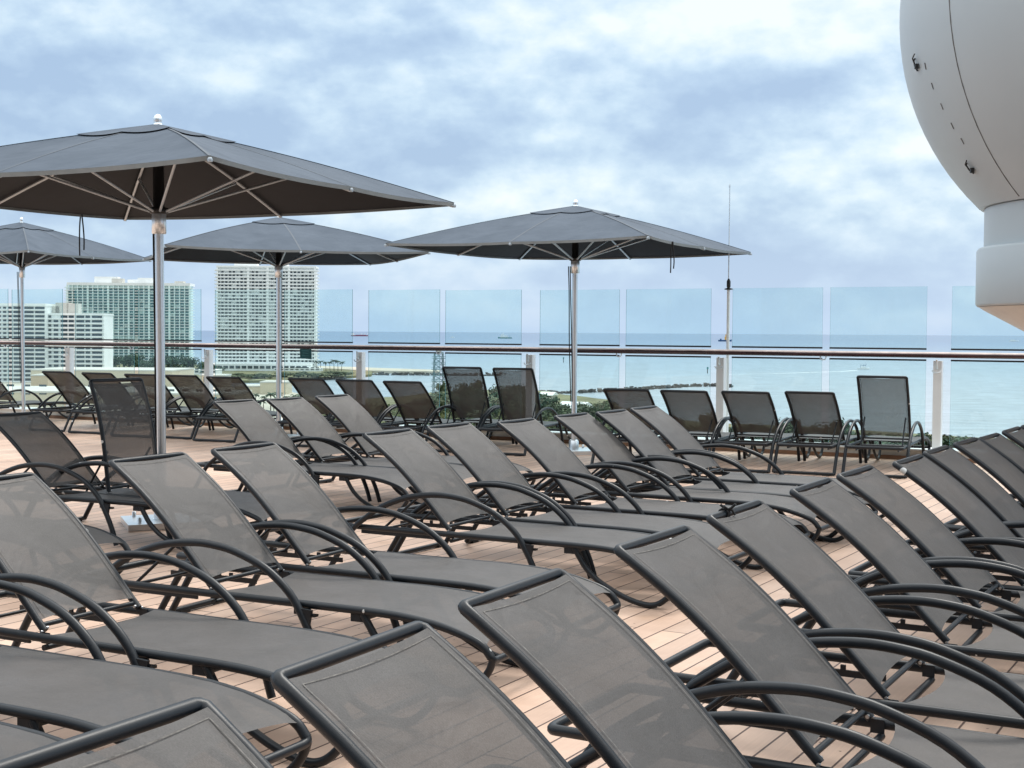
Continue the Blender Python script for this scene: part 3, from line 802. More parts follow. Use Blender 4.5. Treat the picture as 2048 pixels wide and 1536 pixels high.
# unseen stand-in for the ship's superstructure, added to block sky behind the camera
sp_ = MB(); sp_.box((-4, -9.0, 7.0), (44, 4.0, 14.0))
for k in range(3): sp_.box((-4, -6.9, 3.2 + k * 4.2), (43, .30, .5))
su = sp_.build('sky_blocker_wall', plain('blocker_blue_grey', (0.20, 0.21, 0.22), .5, var=.1))
tag(su, kind='structure')
cm = empty('coaming', along(0, 0, 0))
def local_build(mb, name, mat, parent):
    o = mb.build(name, mat, parent); o.location = -Vector(parent.location); return o
m = MB(); beam(m, -22, 16, .02, -.05, .135, .40); local_build(m, 'sill', M_OFFWHITE, cm)
m = MB(); beam(m, -22, 16, -.215, -.01, .055, .06); local_build(m, 'waterway', M_BROWN, cm)
m = MB(); beam(m, -22, 16, .0, .135, .155, .45); local_build(m, 'ledge', M_WHITE, cm)
tag(cm, 'low cream sill with white ledge under the railing, brown strip at deck', 'sill')
POSTS = [-14.6, -11.6, -8.72, -5.61, -2.62, .30, 3.15, 5.95, 8.8, 11.7]
PW = [1.24, 1.24]
plate_labels = {2: 'behind the leftmost parasol pole', 3: 'left of the middle parasol pole, over the railing loungers', 4: 'left of the lattice tower', 5: 'beside the raised lounger pair', 6: 'under the tall antenna', 7: 'right of the tall upright lounger'}
pp = None
for i, x in enumerate(POSTS[1:-1], 1):
    P = along(x, .0, .155)
    m = MB(); m.box((0, 0, .615), (.115, .115, 1.23), RA + .0)
    o = m.build('railing_post', M_WHITE); o.location = P
    br = MB(); br.tube([(0, -.055, 1.12), (0, -.10, 1.14), (0, -.12, 1.25)], .014, 8); br.tube([(-.06, -.12, 1.10), (-.035, -.125, 1.07), (.035, -.125, 1.07), (.06, -.12, 1.10)], .010, 8)
    b = br.build('rail_bracket', M_STEEL, o); b.rotation_euler = (0, 0, RA)
    tag(o, 'square white railing post ' + plate_labels.get(i, 'outside the frame'), 'railing post', 'white posts carrying the railing')
hr = empty('handrail', along(0, -.14, 1.475))
m = MB()
A, B = along(-15, -.14, 1.475), along(13, -.14, 1.475)
prof = [(-.062, -.012), (-.056, -.038), (-.028, -.054), (.028, -.054), (.056, -.038), (.062, -.012), (.050, .018), (.020, .034), (-.020, .034), (-.050, .018)]
vs = []
NS = 40
for i in range(NS + 1):
    P = A.lerp(B, i / NS)
    for a, z in prof:
        vs.append((P.x + nrm.x * a, P.y + nrm.y * a, P.z + z * .88))
n = len(prof)
m.add(vs, [(i * n + k, (i + 1) * n + k, (i + 1) * n + (k + 1) % n, i * n + (k + 1) % n) for i in range(NS) for k in range(n)], True)
local_build(m, 'wooden_rail', M_WINE, hr)
m = MB()
for i in range(1):
    a = [(P[0], P[1]) for P in prof]
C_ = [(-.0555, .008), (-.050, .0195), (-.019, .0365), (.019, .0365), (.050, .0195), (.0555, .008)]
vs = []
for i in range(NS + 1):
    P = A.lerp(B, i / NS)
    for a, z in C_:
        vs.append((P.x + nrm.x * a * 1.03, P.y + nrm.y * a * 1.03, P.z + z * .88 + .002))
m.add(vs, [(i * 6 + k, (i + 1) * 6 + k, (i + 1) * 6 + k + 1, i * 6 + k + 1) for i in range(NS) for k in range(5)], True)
local_build(m, 'sheen_strip', plain('painted_rail_sheen', (0.60, 0.47, 0.43), 0.45, var=0.2, scale=5), hr)  # sky's reflection on the varnished rail top, painted as a pale strip
for x in [POSTS[i] + (POSTS[i + 1] - POSTS[i]) * .5 for i in range(1, 8)]:
    q = along(x, -.14, 1.40)
    m = MB(); m.tube([q + ax * -.045 + Vector((0, 0, .05)), q + ax * -.04, q + ax * -.025 - Vector((0, 0, .02)), q + ax * .025 - Vector((0, 0, .02)), q + ax * .04, q + ax * .045 + Vector((0, 0, .05))], .010, 8)
    local_build(m, 'hook', M_STEEL, hr)
tag(hr, 'long dark red varnished handrail with painted pale sheen running along the deck edge', 'handrail')
def glass_panel(x0, x1, z0, z1, lab, grp, off, gask_top):
    root = empty('glass_panel', along((x0 + x1) / 2, off, z0))
    w = (x1 - x0) / math.cos(RA) ; h = z1 - z0
    m = MB(); t = .012
    vs = [(-w / 2, -t / 2, 0), (w / 2, -t / 2, 0), (w / 2, -t / 2, h), (-w / 2, -t / 2, h), (-w / 2, t / 2, 0), (w / 2, t / 2, 0), (w / 2, t / 2, h), (-w / 2, t / 2, h)]
    m.add(vs, [(0, 1, 2, 3), (5, 4, 7, 6)]); m.add(vs, [(3, 2, 6, 7), (1, 5, 6, 2), (4, 0, 3, 7), (4, 5, 1, 0)], mi=1)
    p = m.build('pane', [M_GLASS, M_GLASSEDGE], root)
    g = MB()
    zz = h - .012 if gask_top else .014
    g.box((0, 0, zz), (w + .004, .030, .024)); g.build('gasket', M_GASKET, root)
    root.rotation_euler = (0, 0, RA)
    tag(root, lab, 'glass panel', grp)
names_up = {1: 'far left', 2: 'behind the leftmost parasol', 3: 'in front of the tall white tower', 4: 'over the lattice tower', 5: 'behind the right parasol pole', 6: 'right of the antenna', 7: 'beside the radome pedestal'}
for i in range(1, 8):
    xa, xb = POSTS[i], POSTS[i + 1]
    pw = (xb - xa - .30 - .10) / 2
    for s, wd in ((0, 'left'), (1, 'right')):
        x0 = xa + .155 + s * (pw + .10); x1 = x0 + pw
        gl = 2.425 + .013 * max(0, -x0 * .9)
        where = names_up[i]
        glass_panel(x0, x1, 1.535, gl, 'glass windscreen above the handrail, %s pane of bay %s' % (wd, where), 'glass windscreens above the handrail', -.02, False)
        glass_panel(x0, x1, .15, 1.405, 'glass pane below the handrail, %s one of bay %s' % (wd, where), 'glass panes below the handrail', -.02, True)
# teal notice tied under the handrail
sg = empty('notice_sign', along(-3.55, -.17, 1.455))
m = MB(); m.box((0, 0, -.10), (.245, .012, .20)); m.build('board', M_TEALSIGN, sg)
for k, wd in enumerate((.16, .12, .17)):
    m = MB(); m.box((0.0, -.0075, -.055 - k * .045), (wd, .003, .012)); m.build('text_line', M_SIGNTEXT, sg)
sg.rotation_euler = (R_(8), R_(4), RA)
tag(sg, 'small teal notice hanging under the handrail right of the middle parasol pole', 'sign')
# whip antenna on its white mast
an = empty('whip_antenna', along(3.20, .12, .135))
m = MB(); m.tube([(0, 0, 0), (0, 0, 2.27)], .024, 12); m.build('mast', M_WHITE, an)
m = MB(); m.lathe([(.024, 2.27), (.062, 2.275), (.062, 2.29), (.022, 2.30), (.030, 2.32), (.030, 2.40), (.012, 2.44)], 12); m.build('mount', M_GASKET, an)
m = MB(); m.tube([(0, 0, 2.44), (0.0, 0, 3.83)], .0115, 8, r2=.008); m.lathe([(.014, 3.81), (.016, 3.83), (.010, 3.86)], 8); m.build('whip', M_STEEL, an)
tag(an, 'tall thin whip antenna on white mast behind the railing', 'antenna')

# ------------------------------------------------------------------ radome on pedestal
RC = Vector((6.24, 13.0, 4.82)); RR = 2.577
rd = empty('radome', (RC.x, RC.y, 0))
zb = 2.967
prof = []
a0 = math.asin((zb - RC.z) / RR)
for i in range(41):
    a = a0 + (math.pi / 2 - a0) * i / 40
    prof.append((max(RR * math.cos(a), .01), RC.z + RR * math.sin(a)))
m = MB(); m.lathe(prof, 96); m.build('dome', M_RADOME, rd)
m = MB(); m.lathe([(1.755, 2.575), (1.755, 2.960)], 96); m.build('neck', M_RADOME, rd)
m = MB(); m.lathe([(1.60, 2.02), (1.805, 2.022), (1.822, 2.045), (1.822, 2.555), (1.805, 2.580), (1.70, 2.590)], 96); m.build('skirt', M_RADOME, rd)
m = MB(); m.lathe([(.50, 0.0), (.50, 1.25), (.52, 1.32), (1.50, 1.855), (1.74, 1.985), (1.79, 2.018)], 64); m.build('pedestal', plain('pedestal_paint', (0.62, 0.60, 0.56), 0.4, var=0.06), rd)
def on_dome(az, el, off=0.0):
    return Vector(((RR + off) * math.cos(el) * math.cos(az), (RR + off) * math.cos(el) * math.sin(az), RC.z + (RR + off) * math.sin(el)))
for k in range(8):
    az = R_(197.5 + 45 * k)
    m = MB(); m.tube([on_dome(az, a0 + .012 + (R_(80) - a0) * i / 30, .0) for i in range(31)], .006, 6); m.build('seam', M_SEAM, rd)
m = MB(); m.tube([(1.757 * math.cos(2 * math.pi * k / 72), 1.757 * math.sin(2 * math.pi * k / 72), 2.568) for k in range(72)], .012, 6, closed=True); m.build('seam', M_SEAM, rd)
for az, el in ((185.2, -.245), (186.1, -.32), (187.3, -.399), (188.3, -.476), (189.4, -.538)):
    m = MB(); m.tube([on_dome(R_(az), el - .012, .002), on_dome(R_(az), el + .012, .002)], .0048, 6); m.build('slot', M_SEAM, rd)
for az, el in ((180.6, -.221), (185.6, -.638)):
    m = MB(); az = R_(az)
    Pc = on_dome(az, el, .0)
    T = (on_dome(az, el + .02) - on_dome(az, el - .02)).normalized(); N = (Pc - Vector((0, 0, RC.z))).normalized(); S = T.cross(N)
    m.tube([Pc - T * .07 + N * .004, Pc - T * .02 + N * .02, Pc + T * .03 + N * .02, Pc + T * .05 + N * .004], .008, 6)
    m.box(tuple(Pc - T * .03 + S * .045 + N * .02), (.032, .032, .045))
    m.tube([Pc + N * .02, Pc + N * .04 + S * .04 + T * .05, Pc + N * .03 + S * .09 + T * .08], .0065, 6)
    m.tube([Pc - T * .04 + N * .015 - S * .015, Pc - T * .04 + N * .015 + S * .06], .007, 6)
    m.build('latch', M_GASKET, rd)
tag(rd, 'large white radome on stepped round pedestal, cut by the top right corner', 'radome')

# ------------------------------------------------------------------ sea and land
m = MB(); S_ = 150000.0
m.add([(-S_, 30, SEA), (S_, 30, SEA), (S_, S_, SEA), (-S_, S_, SEA)], [(0, 1, 2, 3)])
tag(m.build('sea', M_WATER), kind='structure')
def land(name, px, z, mat, skirt=3.0):
    P = [at(u, v, SEA) for u, v in px]
    mb = MB(); n = len(P)
    ctr = sum(P, Vector()) / n
    top = [Vector((p.x, p.y, z)) + (ctr - p).normalized() * 2.0 * 0 for p in P]
    for t in top: t.z = z
    vs = top + [Vector((p.x, p.y, SEA - skirt)) for p in P]
    mb.add(vs, [tuple(range(n))] + [(i, i + n, (i + 1) % n + n, (i + 1) % n) for i in range(n)])
    o = mb.build(name, mat); tag(o, kind='structure'); return o
def jitter(px, seed, amp=1.0, k=4):
    rnd = random.Random(seed); out = []
    for (a, b), (c, d) in zip(px, px[1:] + px[:1]):
        for i in range(k):
            t = i / k; out.append((a + (c - a) * t + (rnd.uniform(-amp, amp) * 3 if i else 0), b + (d - b) * t + (rnd.uniform(-amp, amp) * .5 if i else 0)))
    return out
# barrier spit with the towers, its beach, port land, park land
land('spit_ground', jitter([(-420, 728), (300, 731), (620, 736), (690, 741), (745, 745), (742, 753), (690, 757), (600, 762), (560, 765), (480, 766), (380, 765), (-420, 772)], 3, .6), SEA + 2.0, M_EARTH)
land('beach_ground', jitter([(600, 735.5), (700, 738.5), (760, 741), (880, 745), (880, 748.5), (740, 746.5), (690, 744), (610, 739.5)], 5, .3), SEA + 2.6, M_SAND)
land('port_ground', jitter([(-500, 766), (300, 766), (440, 768), (470, 786), (560, 789), (640, 806), (560, 860), (400, 1000), (-700, 1000)], 7, .8), SEA + 3.0, M_PAVE)
land('park_ground', jitter([(500, 798), (600, 798), (690, 806), (800, 800), (870, 790), (960, 786), (1085, 787), (1130, 796), (1215, 806), (1250, 826), (1330, 846), (1440, 856), (1600, 862), (1760, 873), (1960, 886), (2400, 896), (2600, 1000), (400, 1000)], 9, .9), SEA + 2.0, M_EARTH)
# rock jetties
def jetty(name, px, w, hgt, lab, seed):
    rnd = random.Random(seed); mb = MB()
    P = [at(u, v, SEA) for u, v in px]
    for a, b in zip(P, P[1:]):
        ln = (b - a).length; n = int(ln / 1.7)
        for i in range(n):
            for q in range(3):
                c = a.lerp(b, (i + rnd.random()) / n) + Vector((rnd.uniform(-w, w), rnd.uniform(-w, w) * 1.4, rnd.uniform(-.6, hgt)))
                s = rnd.uniform(.7, 1.9)
                vs = [Vector((x, y, z * .8)) * s * rnd.uniform(.35, .9) + c for x in (-1, 1) for y in (-1, 1) for z in (-1, 1)]
                mb.add(vs, [(0, 1, 3, 2), (4, 6, 7, 5), (0, 4, 5, 1), (2, 3, 7, 6), (0, 2, 6, 4), (1, 5, 7, 3)])
    o = mb.build(name, M_ROCK); tag(o, lab, 'jetty'); return o
jetty('rock_jetty', [(745, 750), (860, 751), (1005, 751.5)], 4.5, 2.0, 'dark rock jetty running out from the sandy spit behind the lattice tower', 1)
jetty('rock_jetty', [(1075, 788), (1130, 787), (1235, 783), (1300, 778.5), (1380, 773.5), (1440, 772.5), (1462, 775)], 2.6, 1.8, 'dark rock jetty bending across the water behind the right parasol pole', 2)
jetty('rock_revetment', [(480, 765), (600, 762.5), (690, 757.5)], 2.0, 1.2, 'line of shore rocks below the mangroves in front of the white tower', 4)

# ------------------------------------------------------------------ trees
def blob_tree_mesh(seed, n=420, leaf=1.0, mat=M_LEAF):
    """crown of many small leaf cards in uneven clumps; unit crown about 10 m wide and 7 m high, base at z=0"""
    rnd = random.Random(seed); mb = MB()
    cl = []
    for i in range(9):
        a = rnd.uniform(0, 6.28); r = rnd.uniform(.4, 3.6); cl.append((Vector((r * math.cos(a), r * math.sin(a), rnd.uniform(2.6, 6.0))), rnd.uniform(1.1, 2.3)))
    cl.append((Vector((0, 0, 5.2)), 2.0))
    for i in range(n):
        c, r = cl[rnd.randrange(len(cl))]
        d = Vector((rnd.gauss(0, 1), rnd.gauss(0, 1), rnd.gauss(0, .75))).normalized()
        p = c + d * r * rnd.uniform(.55, 1.08)
        nrm_ = (d + Vector((rnd.uniform(-.6, .6), rnd.uniform(-.6, .6), rnd.uniform(-.2, .8)))).normalized()
        t = nrm_.orthogonal().normalized(); b = nrm_.cross(t)
        a = rnd.uniform(0, 6.28); t, b = t * math.cos(a) + b * math.sin(a), b * math.cos(a) - t * math.sin(a)
        s = leaf * rnd.uniform(.35, .75)
        mb.add([p + t * s, p + b * s * .6, p - t * s, p - b * s * .6], [(0, 1, 2, 3)])
    return mb.mesh('crown', mat)
def trunk_mesh(seed):
    rnd = random.Random(seed); mb = MB()
    mb.tube(spline([(0, 0, -1), (.1, .05, 1.5), (.0, .1, 3.4), (.1, 0, 5.0)], 3), .35, 7, r2=.12)
    for k in range(4):
        a = rnd.uniform(0, 6.28); mb.tube([(0, 0, 2.2 + k * .3), (1.3 * math.cos(a), 1.3 * math.sin(a), 3.6 + k * .3), (2.4 * math.cos(a), 2.4 * math.sin(a), 4.6 + k * .2)], .14, 6, r2=.05)
    return mb.mesh('trunk', M_TRUNK)
CROWNS = [blob_tree_mesh(s) for s in (1, 2, 3)] + [blob_tree_mesh(s, mat=M_LEAFDARK) for s in (4, 5)]
TRUNKS = [trunk_mesh(1), trunk_mesh(2)]
def tree(u, v, hgt, wid, lab, grp, z=SEA + 2.0, k=None, rnd=random):
    P = at(u, v, z)
    root = empty('broadleaf_tree', P, rnd.uniform(0, 6.28))
    part('crown', CROWNS[k if k is not None else rnd.randrange(len(CROWNS))], root)
    part('trunk', TRUNKS[rnd.randrange(2)], root)
    root.scale = (wid / 9.0, wid / 9.0, hgt / 7.6)
    tag(root, lab, 'tree', grp); return root
rt = random.Random(21)
G1 = 'broadleaf trees in the waterside park'
park = []
for i in range(46):
    u = 835 + i * 9.2 + rt.uniform(-5, 5)
    park.append((u, rt.uniform(815, 862) if u < 1100 else rt.uniform(830, 864)))
park += [(rt.uniform(880, 1060), rt.uniform(808, 820)) for i in range(12)]
for (u, v) in park:
    big = 1.0 if 870 < u < 1060 else .55
    tree(u, v, rt.uniform(8, 13) * (.55 + .5 * big), rt.uniform(9, 15) * (.6 + .45 * big), 'leafy green park tree beyond the glass, in the clump around the raised lounger pair', G1, rnd=rt)
for i in range(40):
    u = 1245 + i * 22 + rt.uniform(-8, 8)
    v = 870 + (u - 1300) * .045 + rt.uniform(4, 24)
    hh = (rt.uniform(5, 8) if rt.random() < .75 else rt.uniform(9, 12)) * (1.0 if u < 1680 else .62)
    tree(u, v, hh, rt.uniform(9, 15), 'dark green shore tree seen through the lower glass at right', 'shore trees beyond the right hand loungers', k=rt.choice((0, 3, 4)), rnd=rt)
for i in range(19):
    u = 205 + i * 13 + rt.uniform(-6, 6)
    if 395 < u < 405: continue
    v = 744 + rt.uniform(-1, 5) - (3 if u < 400 else 0)
    tree(u, v, rt.uniform(9, 17) if u < 410 else rt.uniform(5, 8), rt.uniform(12, 20), 'dark tree at the foot of the distant white and green towers', 'trees at the foot of the towers', k=rt.choice((3, 4)), rnd=rt)
for i in range(22):
    u = 470 + i * 10.5 + rt.uniform(-4, 4)
    v = 757 - (u - 470) * .018 + rt.uniform(-2, 2)
    tree(u, v, rt.uniform(2.6, 4.6), rt.uniform(13, 22), 'low green mangrove bush on the lagoon shore below the white tower', 'mangroves along the lagoon shore', k=rt.choice((0, 1, 2)), rnd=rt)
# scrub carpet in the park: nobody could count it
rs = random.Random(5); sm = MB()
for i in range(9000):
    u = rs.uniform(640, 2150)
    v = (812 if u < 1200 else 850 + (u - 1200) * .045) + rs.random() ** 1.3 * 60
    if u > 1010 and u < 1215 and v < 822 and rs.random() < .5: continue
    p = at(u, v, SEA + 2.2)
    s = rs.uniform(.6, 1.7); a = rs.uniform(0, 3.14); h = rs.uniform(.4, 2.0)
    t = Vector((math.cos(a), math.sin(a), rs.uniform(-.2, .2)))
    sm.add([p - t * s, p + t * s, p + t * s * .5 + Vector((rs.uniform(-.5, .5), rs.uniform(-1, 1), h)), p - t * s * .6 + Vector((0, rs.uniform(-1, 1), h * .8))], [(0, 1, 2, 3)])
tag(sm.build('scrub', M_SCRUB), kind='stuff')
# palms
def palm_mesh(seed):
    rnd = random.Random(seed); c = MB(); t = MB()
    H = 9.0
    t.tube(spline([(0, 0, -1), (.15, 0, 3), (.3, .1, 6), (.35, .1, H)], 4), .26, 7, r2=.16)
    for k in range(17):
        a = rnd.uniform(0, 6.28); el = rnd.uniform(-.2, 1.1); ln = rnd.uniform(2.6, 3.8)
        d = Vector((math.cos(a), math.sin(a), 0)); sd = Vector((-d.y, d.x, 0))
        prev = None
        for i in range(6):
            s = i / 5
            p = Vector((.35, .1, H)) + d * ln * s * math.cos(el * (1 - s)) + Vector((0, 0, ln * (math.sin(el) * s - .75 * s * s)))
            w = .55 * math.sin(math.pi * (.12 + .85 * s)) + .05
            row = (p + sd * w + Vector((0, 0, -w * .5)), p, p - sd * w + Vector((0, 0, -w * .5)))
            if prev:
                c.add([*prev, *row], [(0, 3, 4, 1), (1, 4, 5, 2)])
            prev = row
    return c.mesh('fronds', M_LEAFDARK), t.mesh('trunk', M_TRUNK)
PALMS = [palm_mesh(1), palm_mesh(2)]
def palm(u, v, h, lab, grp, z=SEA + 2.5):
    root = empty('palm_tree', at(u, v, z), rt.uniform(0, 6.28)); f, t = PALMS[rt.randrange(2)]
    part('fronds', f, root); part('trunk', t, root); s = h / 11.0; root.scale = (s * 1.25, s * 1.25, s); tag(root, lab, 'palm tree', grp)
for i, (u, v) in enumerate([(632, 741), (641, 740), (652, 741), (668, 741), (676, 741), (683, 741), (660, 741.5)]):
    palm(u, v, rt.uniform(8, 11.5), 'palm on the sandy point right of the tall white tower', 'palms on the sandy point')
for i, (u, v) in enumerate([(512, 815), (527, 818), (541, 822), (556, 815), (573, 820), (588, 816), (600, 822), (548, 830), (520, 832)]):
    palm(u, v, rt.uniform(7, 9.5), 'dark palm by the port buildings, seen beside the middle parasol pole', 'palms beside the port buildings', SEA + 3.0)

# ------------------------------------------------------------------ buildings
def slab_tower(name, u0, u1, vb, z0, y, height, floors, bays, depth, style, rnd, rot=0.0, blank=()):
    """tower with real floor slabs, parapets, piers and recessed glazing; returns its root"""
    a = at_y(u0, vb, y); b = at_y(u1, vb, y)
    W = (b - a).length; root = empty(name, ((a.x + b.x) / 2, y, z0), rot)
    fh = height / floors; bw = W / bays
    wall = MB()
    wall.box((0, depth / 2, height / 2), (W - 3.0, depth - 1.6, height - .3))
    return root, W, fh, bw, wall
def add_windows(root, W, height, floors, bays, fh, bw, mat, rnd, zfrac=(.25, .92), wfrac=.78, y=-.45, skip=lambda i, j: False, extra=0.0):
    win = MB()
    for i in range(floors):
        for j in range(bays):
            if skip(i, j): continue
            x = -W / 2 + (j + .5) * bw; z0 = i * fh + fh * zfrac[0]; z1 = i * fh + fh * zfrac[1]
            w = bw * wfrac * rnd.uniform(.82, 1.06)
            win.box((x + rnd.uniform(-.03, .03) * bw, y, (z0 + z1) / 2), (w, .25, z1 - z0))
    o = win.build('window', mat, root); o['kind'] = 'stuff'; return o
rb = random.Random(8)
# tall white tower
ZT0 = SEA + 2.0
def tower_white():
    y = 1330.0
    a, b = at_y(434, 745, y), at_y(631, 745, y)
    W = b.x - a.x; top = at_y(500, 535, y).z; H = top - ZT0
    root = empty('apartment_tower', ((a.x + b.x) / 2, y, ZT0), R_(2))
    fl, bays = 30, 26; fh = H / fl; bw = W / bays
    wl = MB(); wl.box((0, 14, H / 2), (W - 2.4, 26, H)); 
    for x in (-W * .5 + 1.0, -W * .18, W * .015, W * .23, W * .5 - 1.0): wl.box((x, -.1, H / 2), (2.2 if abs(x) < W * .4 else 1.2, 2.4, H - .2))
    wl.build('wall', M_TOWERWHITE, root)
    add_windows(root, W, H, fl - 1, bays, fh, bw, M_DARKGLASS, rb, (.42, .93), .62, .9, lambda i, j: rb.random() < (.10 if i % 7 else .35) or (12 < j < 15 and rb.random() < .5))
    for i in range(fl):
        m = MB(); z = i * fh
        m.box((0, -.35, z + fh * .20), (W + 1.0, 2.6, fh * .40))
        for sx in (-1, 1): m.box((sx * (W / 2 + .9), 6, z + fh * .16), (3.0, 9, fh * .26))
        m.build('balcony', M_TOWERWHITE, root)
    m = MB(); m.box((0, 13, H + .8), (W + .6, 28, 1.6)); m.build('roof', M_TOWERWHITE, root)
    for (x, w, h) in ((-W * .22, 22, 5), (W * .12, 16, 4)):
        m = MB(); m.box((x, 14, H + 1.6 + h / 2), (w, 12, h)); m.build('penthouse', M_TOWERWHITE, root)
    m = MB(); m.box((-3, -14, 3.2), (W * 1.02, 26, 6.4)); m.build('podium', M_TOWERWHITE, root)
    m = MB()
    for k in range(16): m.box((-W * .48 + k * W * .06, -27.1, 3.4), (W * .045, .3, 2.6))
    m.build('podium_window', M_DARKGLASS, root)
    tag(root, 'tall white apartment tower of many balconies behind the middle parasol pole', 'tower')
tower_white()
def tower_green():
    y = 1560.0
    a, b = at_y(137, 740, y), at_y(379, 740, y)
    W = b.x - a.x; top = at_y(260, 571, y).z; H = top - ZT0
    root = empty('apartment_tower', ((a.x + b.x) / 2, y, ZT0), R_(2))
    fl, bays = 28, 24; fh = H / fl; bw = W / bays
    wl = MB(); wl.box((0, 14, H / 2), (W - 3, 25, H)); wl.build('wall', M_TOWERGREEN, root)
    add_windows(root, W, H, fl - 1, bays, fh, bw, M_TEALGLASS, rb, (.20, .86), .74, 1.1, lambda i, j: rb.random() < .05 or (i in (8, 9, 19) and 7 < j < 14 and rb.random() < .6))
    for i in range(fl):
        m = MB(); z = i * fh
        m.box((0, -.2, z + fh * .08), (W + .8, 3.0, fh * .20))
        for sx in (-1, 1): m.box((sx * (W / 2 + 1.2), 5, z + fh * .10), (4.0, 12, fh * .24))
        m.build('balcony', M_TOWERWHITE if i % 3 else M_TOWERGREEN, root)
    m = MB()
    for j in range(bays + 1): m.box((-W / 2 + j * bw, -.25, H / 2), (.9 if j % 4 else 2.0, 2.2, H - .4))
    m.build('pier', M_TOWERGREEN, root)
    m = MB(); m.box((0, 13, H + 1.5), (W + 1, 28, 3.0)); m.build('roof', M_TOWERWHITE, root)
    for (x, w, h, mt) in ((-W * .20, 26, 7, M_TOWERWHITE), (W * .05, 20, 4, M_TOWERWHITE), (W * .14, 22, 6, M_TOWERWHITE), (-W * .11, 12, 5, M_ROOFGREY), (W * .40, 10, 2.5, M_ROOFGREY)):
        m = MB(); m.box((x, 14, H + 3.0 + h / 2), (w, 12, h)); m.build('penthouse', mt, root)
    tag(root, 'wide pale green apartment tower with teal windows left of the big parasol pole', 'tower')
tower_green()
def block_white():
    y = 972.0; z0 = SEA + 3
    a, b = at_y(93, 770, y), at_y(208, 770, y)
    W = b.x - a.x; top = at_y(150, 630, y).z; H = top - z0
    root = empty('apartment_block', ((a.x + b.x) / 2, y, z0), R_(1))
    fl = 15; fh = H / fl
    wl = MB(); wl.box((0, 12, H / 2), (W, 23, H)); wl.build('wall', M_TOWERWHITE, root)
    wn = MB()
    for i in range(fl):
        for (x0, x1) in ((.02, .09), (.13, .21), (.25, .37), (.39, .48), (.52, .66), (.68, .76), (.79, .97)):
            if rb.random() < .03: continue
            wn.box((-W / 2 + W * (x0 + x1) / 2, .35, i * fh + fh * .62), (W * (x1 - x0) * .95, .5, fh * .48))
    o = wn.build('window', M_DARKGLASS, root); o['kind'] = 'stuff'
    for i in range(fl):
        m = MB(); m.box((0, -.4, i * fh + fh * .14), (W, 1.8, fh * .30)); m.build('balcony', M_TOWERWHITE, root)
    m = MB(); m.box((0, 12, H + .6), (W + .8, 25, 1.2)); m.build('roof', M_TOWERWHITE, root)
    for (x, w, h) in ((-W * .28, 9, 7.5), (-W * .10, 8, 7.0), (-W * .40, 6, 5)):
        m = MB(); m.box((x, 12, H + 1.2 + h / 2), (w, 9, h)); m.build('penthouse', M_ROOFGREY, root)
    tag(root, 'white mid-rise block with long balcony bands in front of the green tower', 'apartment building')
block_white()
def block_left():
    y = 965.0; z0 = SEA + 3
    a, b = at_y(-190, 770, y), at_y(91, 770, y)
    W = b.x - a.x; top = at_y(40, 612, y).z; H = top - z0
    root = empty('apartment_block', ((a.x + b.x) / 2, y, z0), 0)
    fl = 18; fh = H / fl
    wl = MB(); wl.box((0, 12, H / 2), (W, 23, H)); wl.build('wall', M_TOWERWHITE, root)
    wn = MB()
    for i in range(fl):
        for j in range(26):
            big = j >= 20 and j % 2 == 0
            if j >= 20 and j % 2: continue
            w = W / 26 * (1.7 if big else .55)
            wn.box((-W / 2 + (j + (1.0 if big else .5)) * W / 26, .35, i * fh + fh * .58), (w, .5, fh * (.50 if big else .42)))
    o = wn.build('window', M_DARKGLASS, root); o['kind'] = 'stuff'
    for i in range(fl):
        m = MB(); m.box((0, -.35, i * fh + fh * .12), (W, 1.7, fh * .25)); m.build('balcony', M_TOWERWHITE, root)
    m = MB(); m.box((0, 12, H + .9), (W + .8, 25, 1.8)); m.build('roof', M_TOWERWHITE, root)
    tag(root, 'white apartment building cut by the left edge behind the leftmost parasol pole', 'apartment building')
block_left()
def house(name, u0, u1, vb, y, z0, vtop, depth, mat, roofmat, lab, wins=None, cat='building', par=.8, rot=0.0):
    a, b = at_y(u0, vb, y), at_y(u1, vb, y)
    W = b.x - a.x; H = at_y((u0 + u1) / 2, vtop, y).z - z0
    root = empty(name, ((a.x + b.x) / 2, y, z0), rot)
    m = MB(); m.box((0, depth / 2, H / 2), (W, depth, H)); m.build('wall', mat, root)
    m = MB(); m.box((0, depth / 2, H + par / 2), (W + .5, depth + .5, par)); m.build('roof', roofmat, root)
    if wins:
        n, zs, hh, frac = wins
        for k in range(n):
            for z in zs:
                m = MB(); m.box((-W / 2 + (k + .5) * W / n, -.05, z), (W / n * frac, .3, hh)); m.build('window', M_DARKGLASS, root)
    tag(root, lab, cat); return root
Z3 = SEA + 3.0
house('terminal_building', 62, 345, 790, 880, Z3, 742, 60, M_BEIGE, M_ROOFGREY, 'long beige terminal building with flat roof in front of the white blocks')
house('terminal_building', 62, 96, 800, 800, Z3, 752, 20, M_TAN, M_ROOFGREY, 'small tan box building at the left end of the long beige terminal')
house('terminal_building', -60, 330, 835, 660, Z3, 786, 60, M_BEIGE, M_ROOFGREY, 'low cream port building with slot windows behind the left railing loungers', (12, (6.2, 10.0), 1.0, .45))
house('terminal_building', 300, 470, 832, 640, Z3, 790, 40, M_BEIGE, M_ROOFGREY, 'low cream port building with slot windows right of the big parasol pole', (6, (5.5, 9.0), 1.0, .45))
house('shed', 399, 450, 790, 900, Z3, 752, 20, M_BEIGE, M_ROOFGREY, 'small cream shed behind the white post left of the lagoon', (2, (5.0,), 3.0, .35))
house('terminal_building', 520, 572, 810, 800, Z3, 766, 22, M_BEIGE, M_ROOFGREY, 'plain cream block standing by the lagoon left of the middle parasol pole')
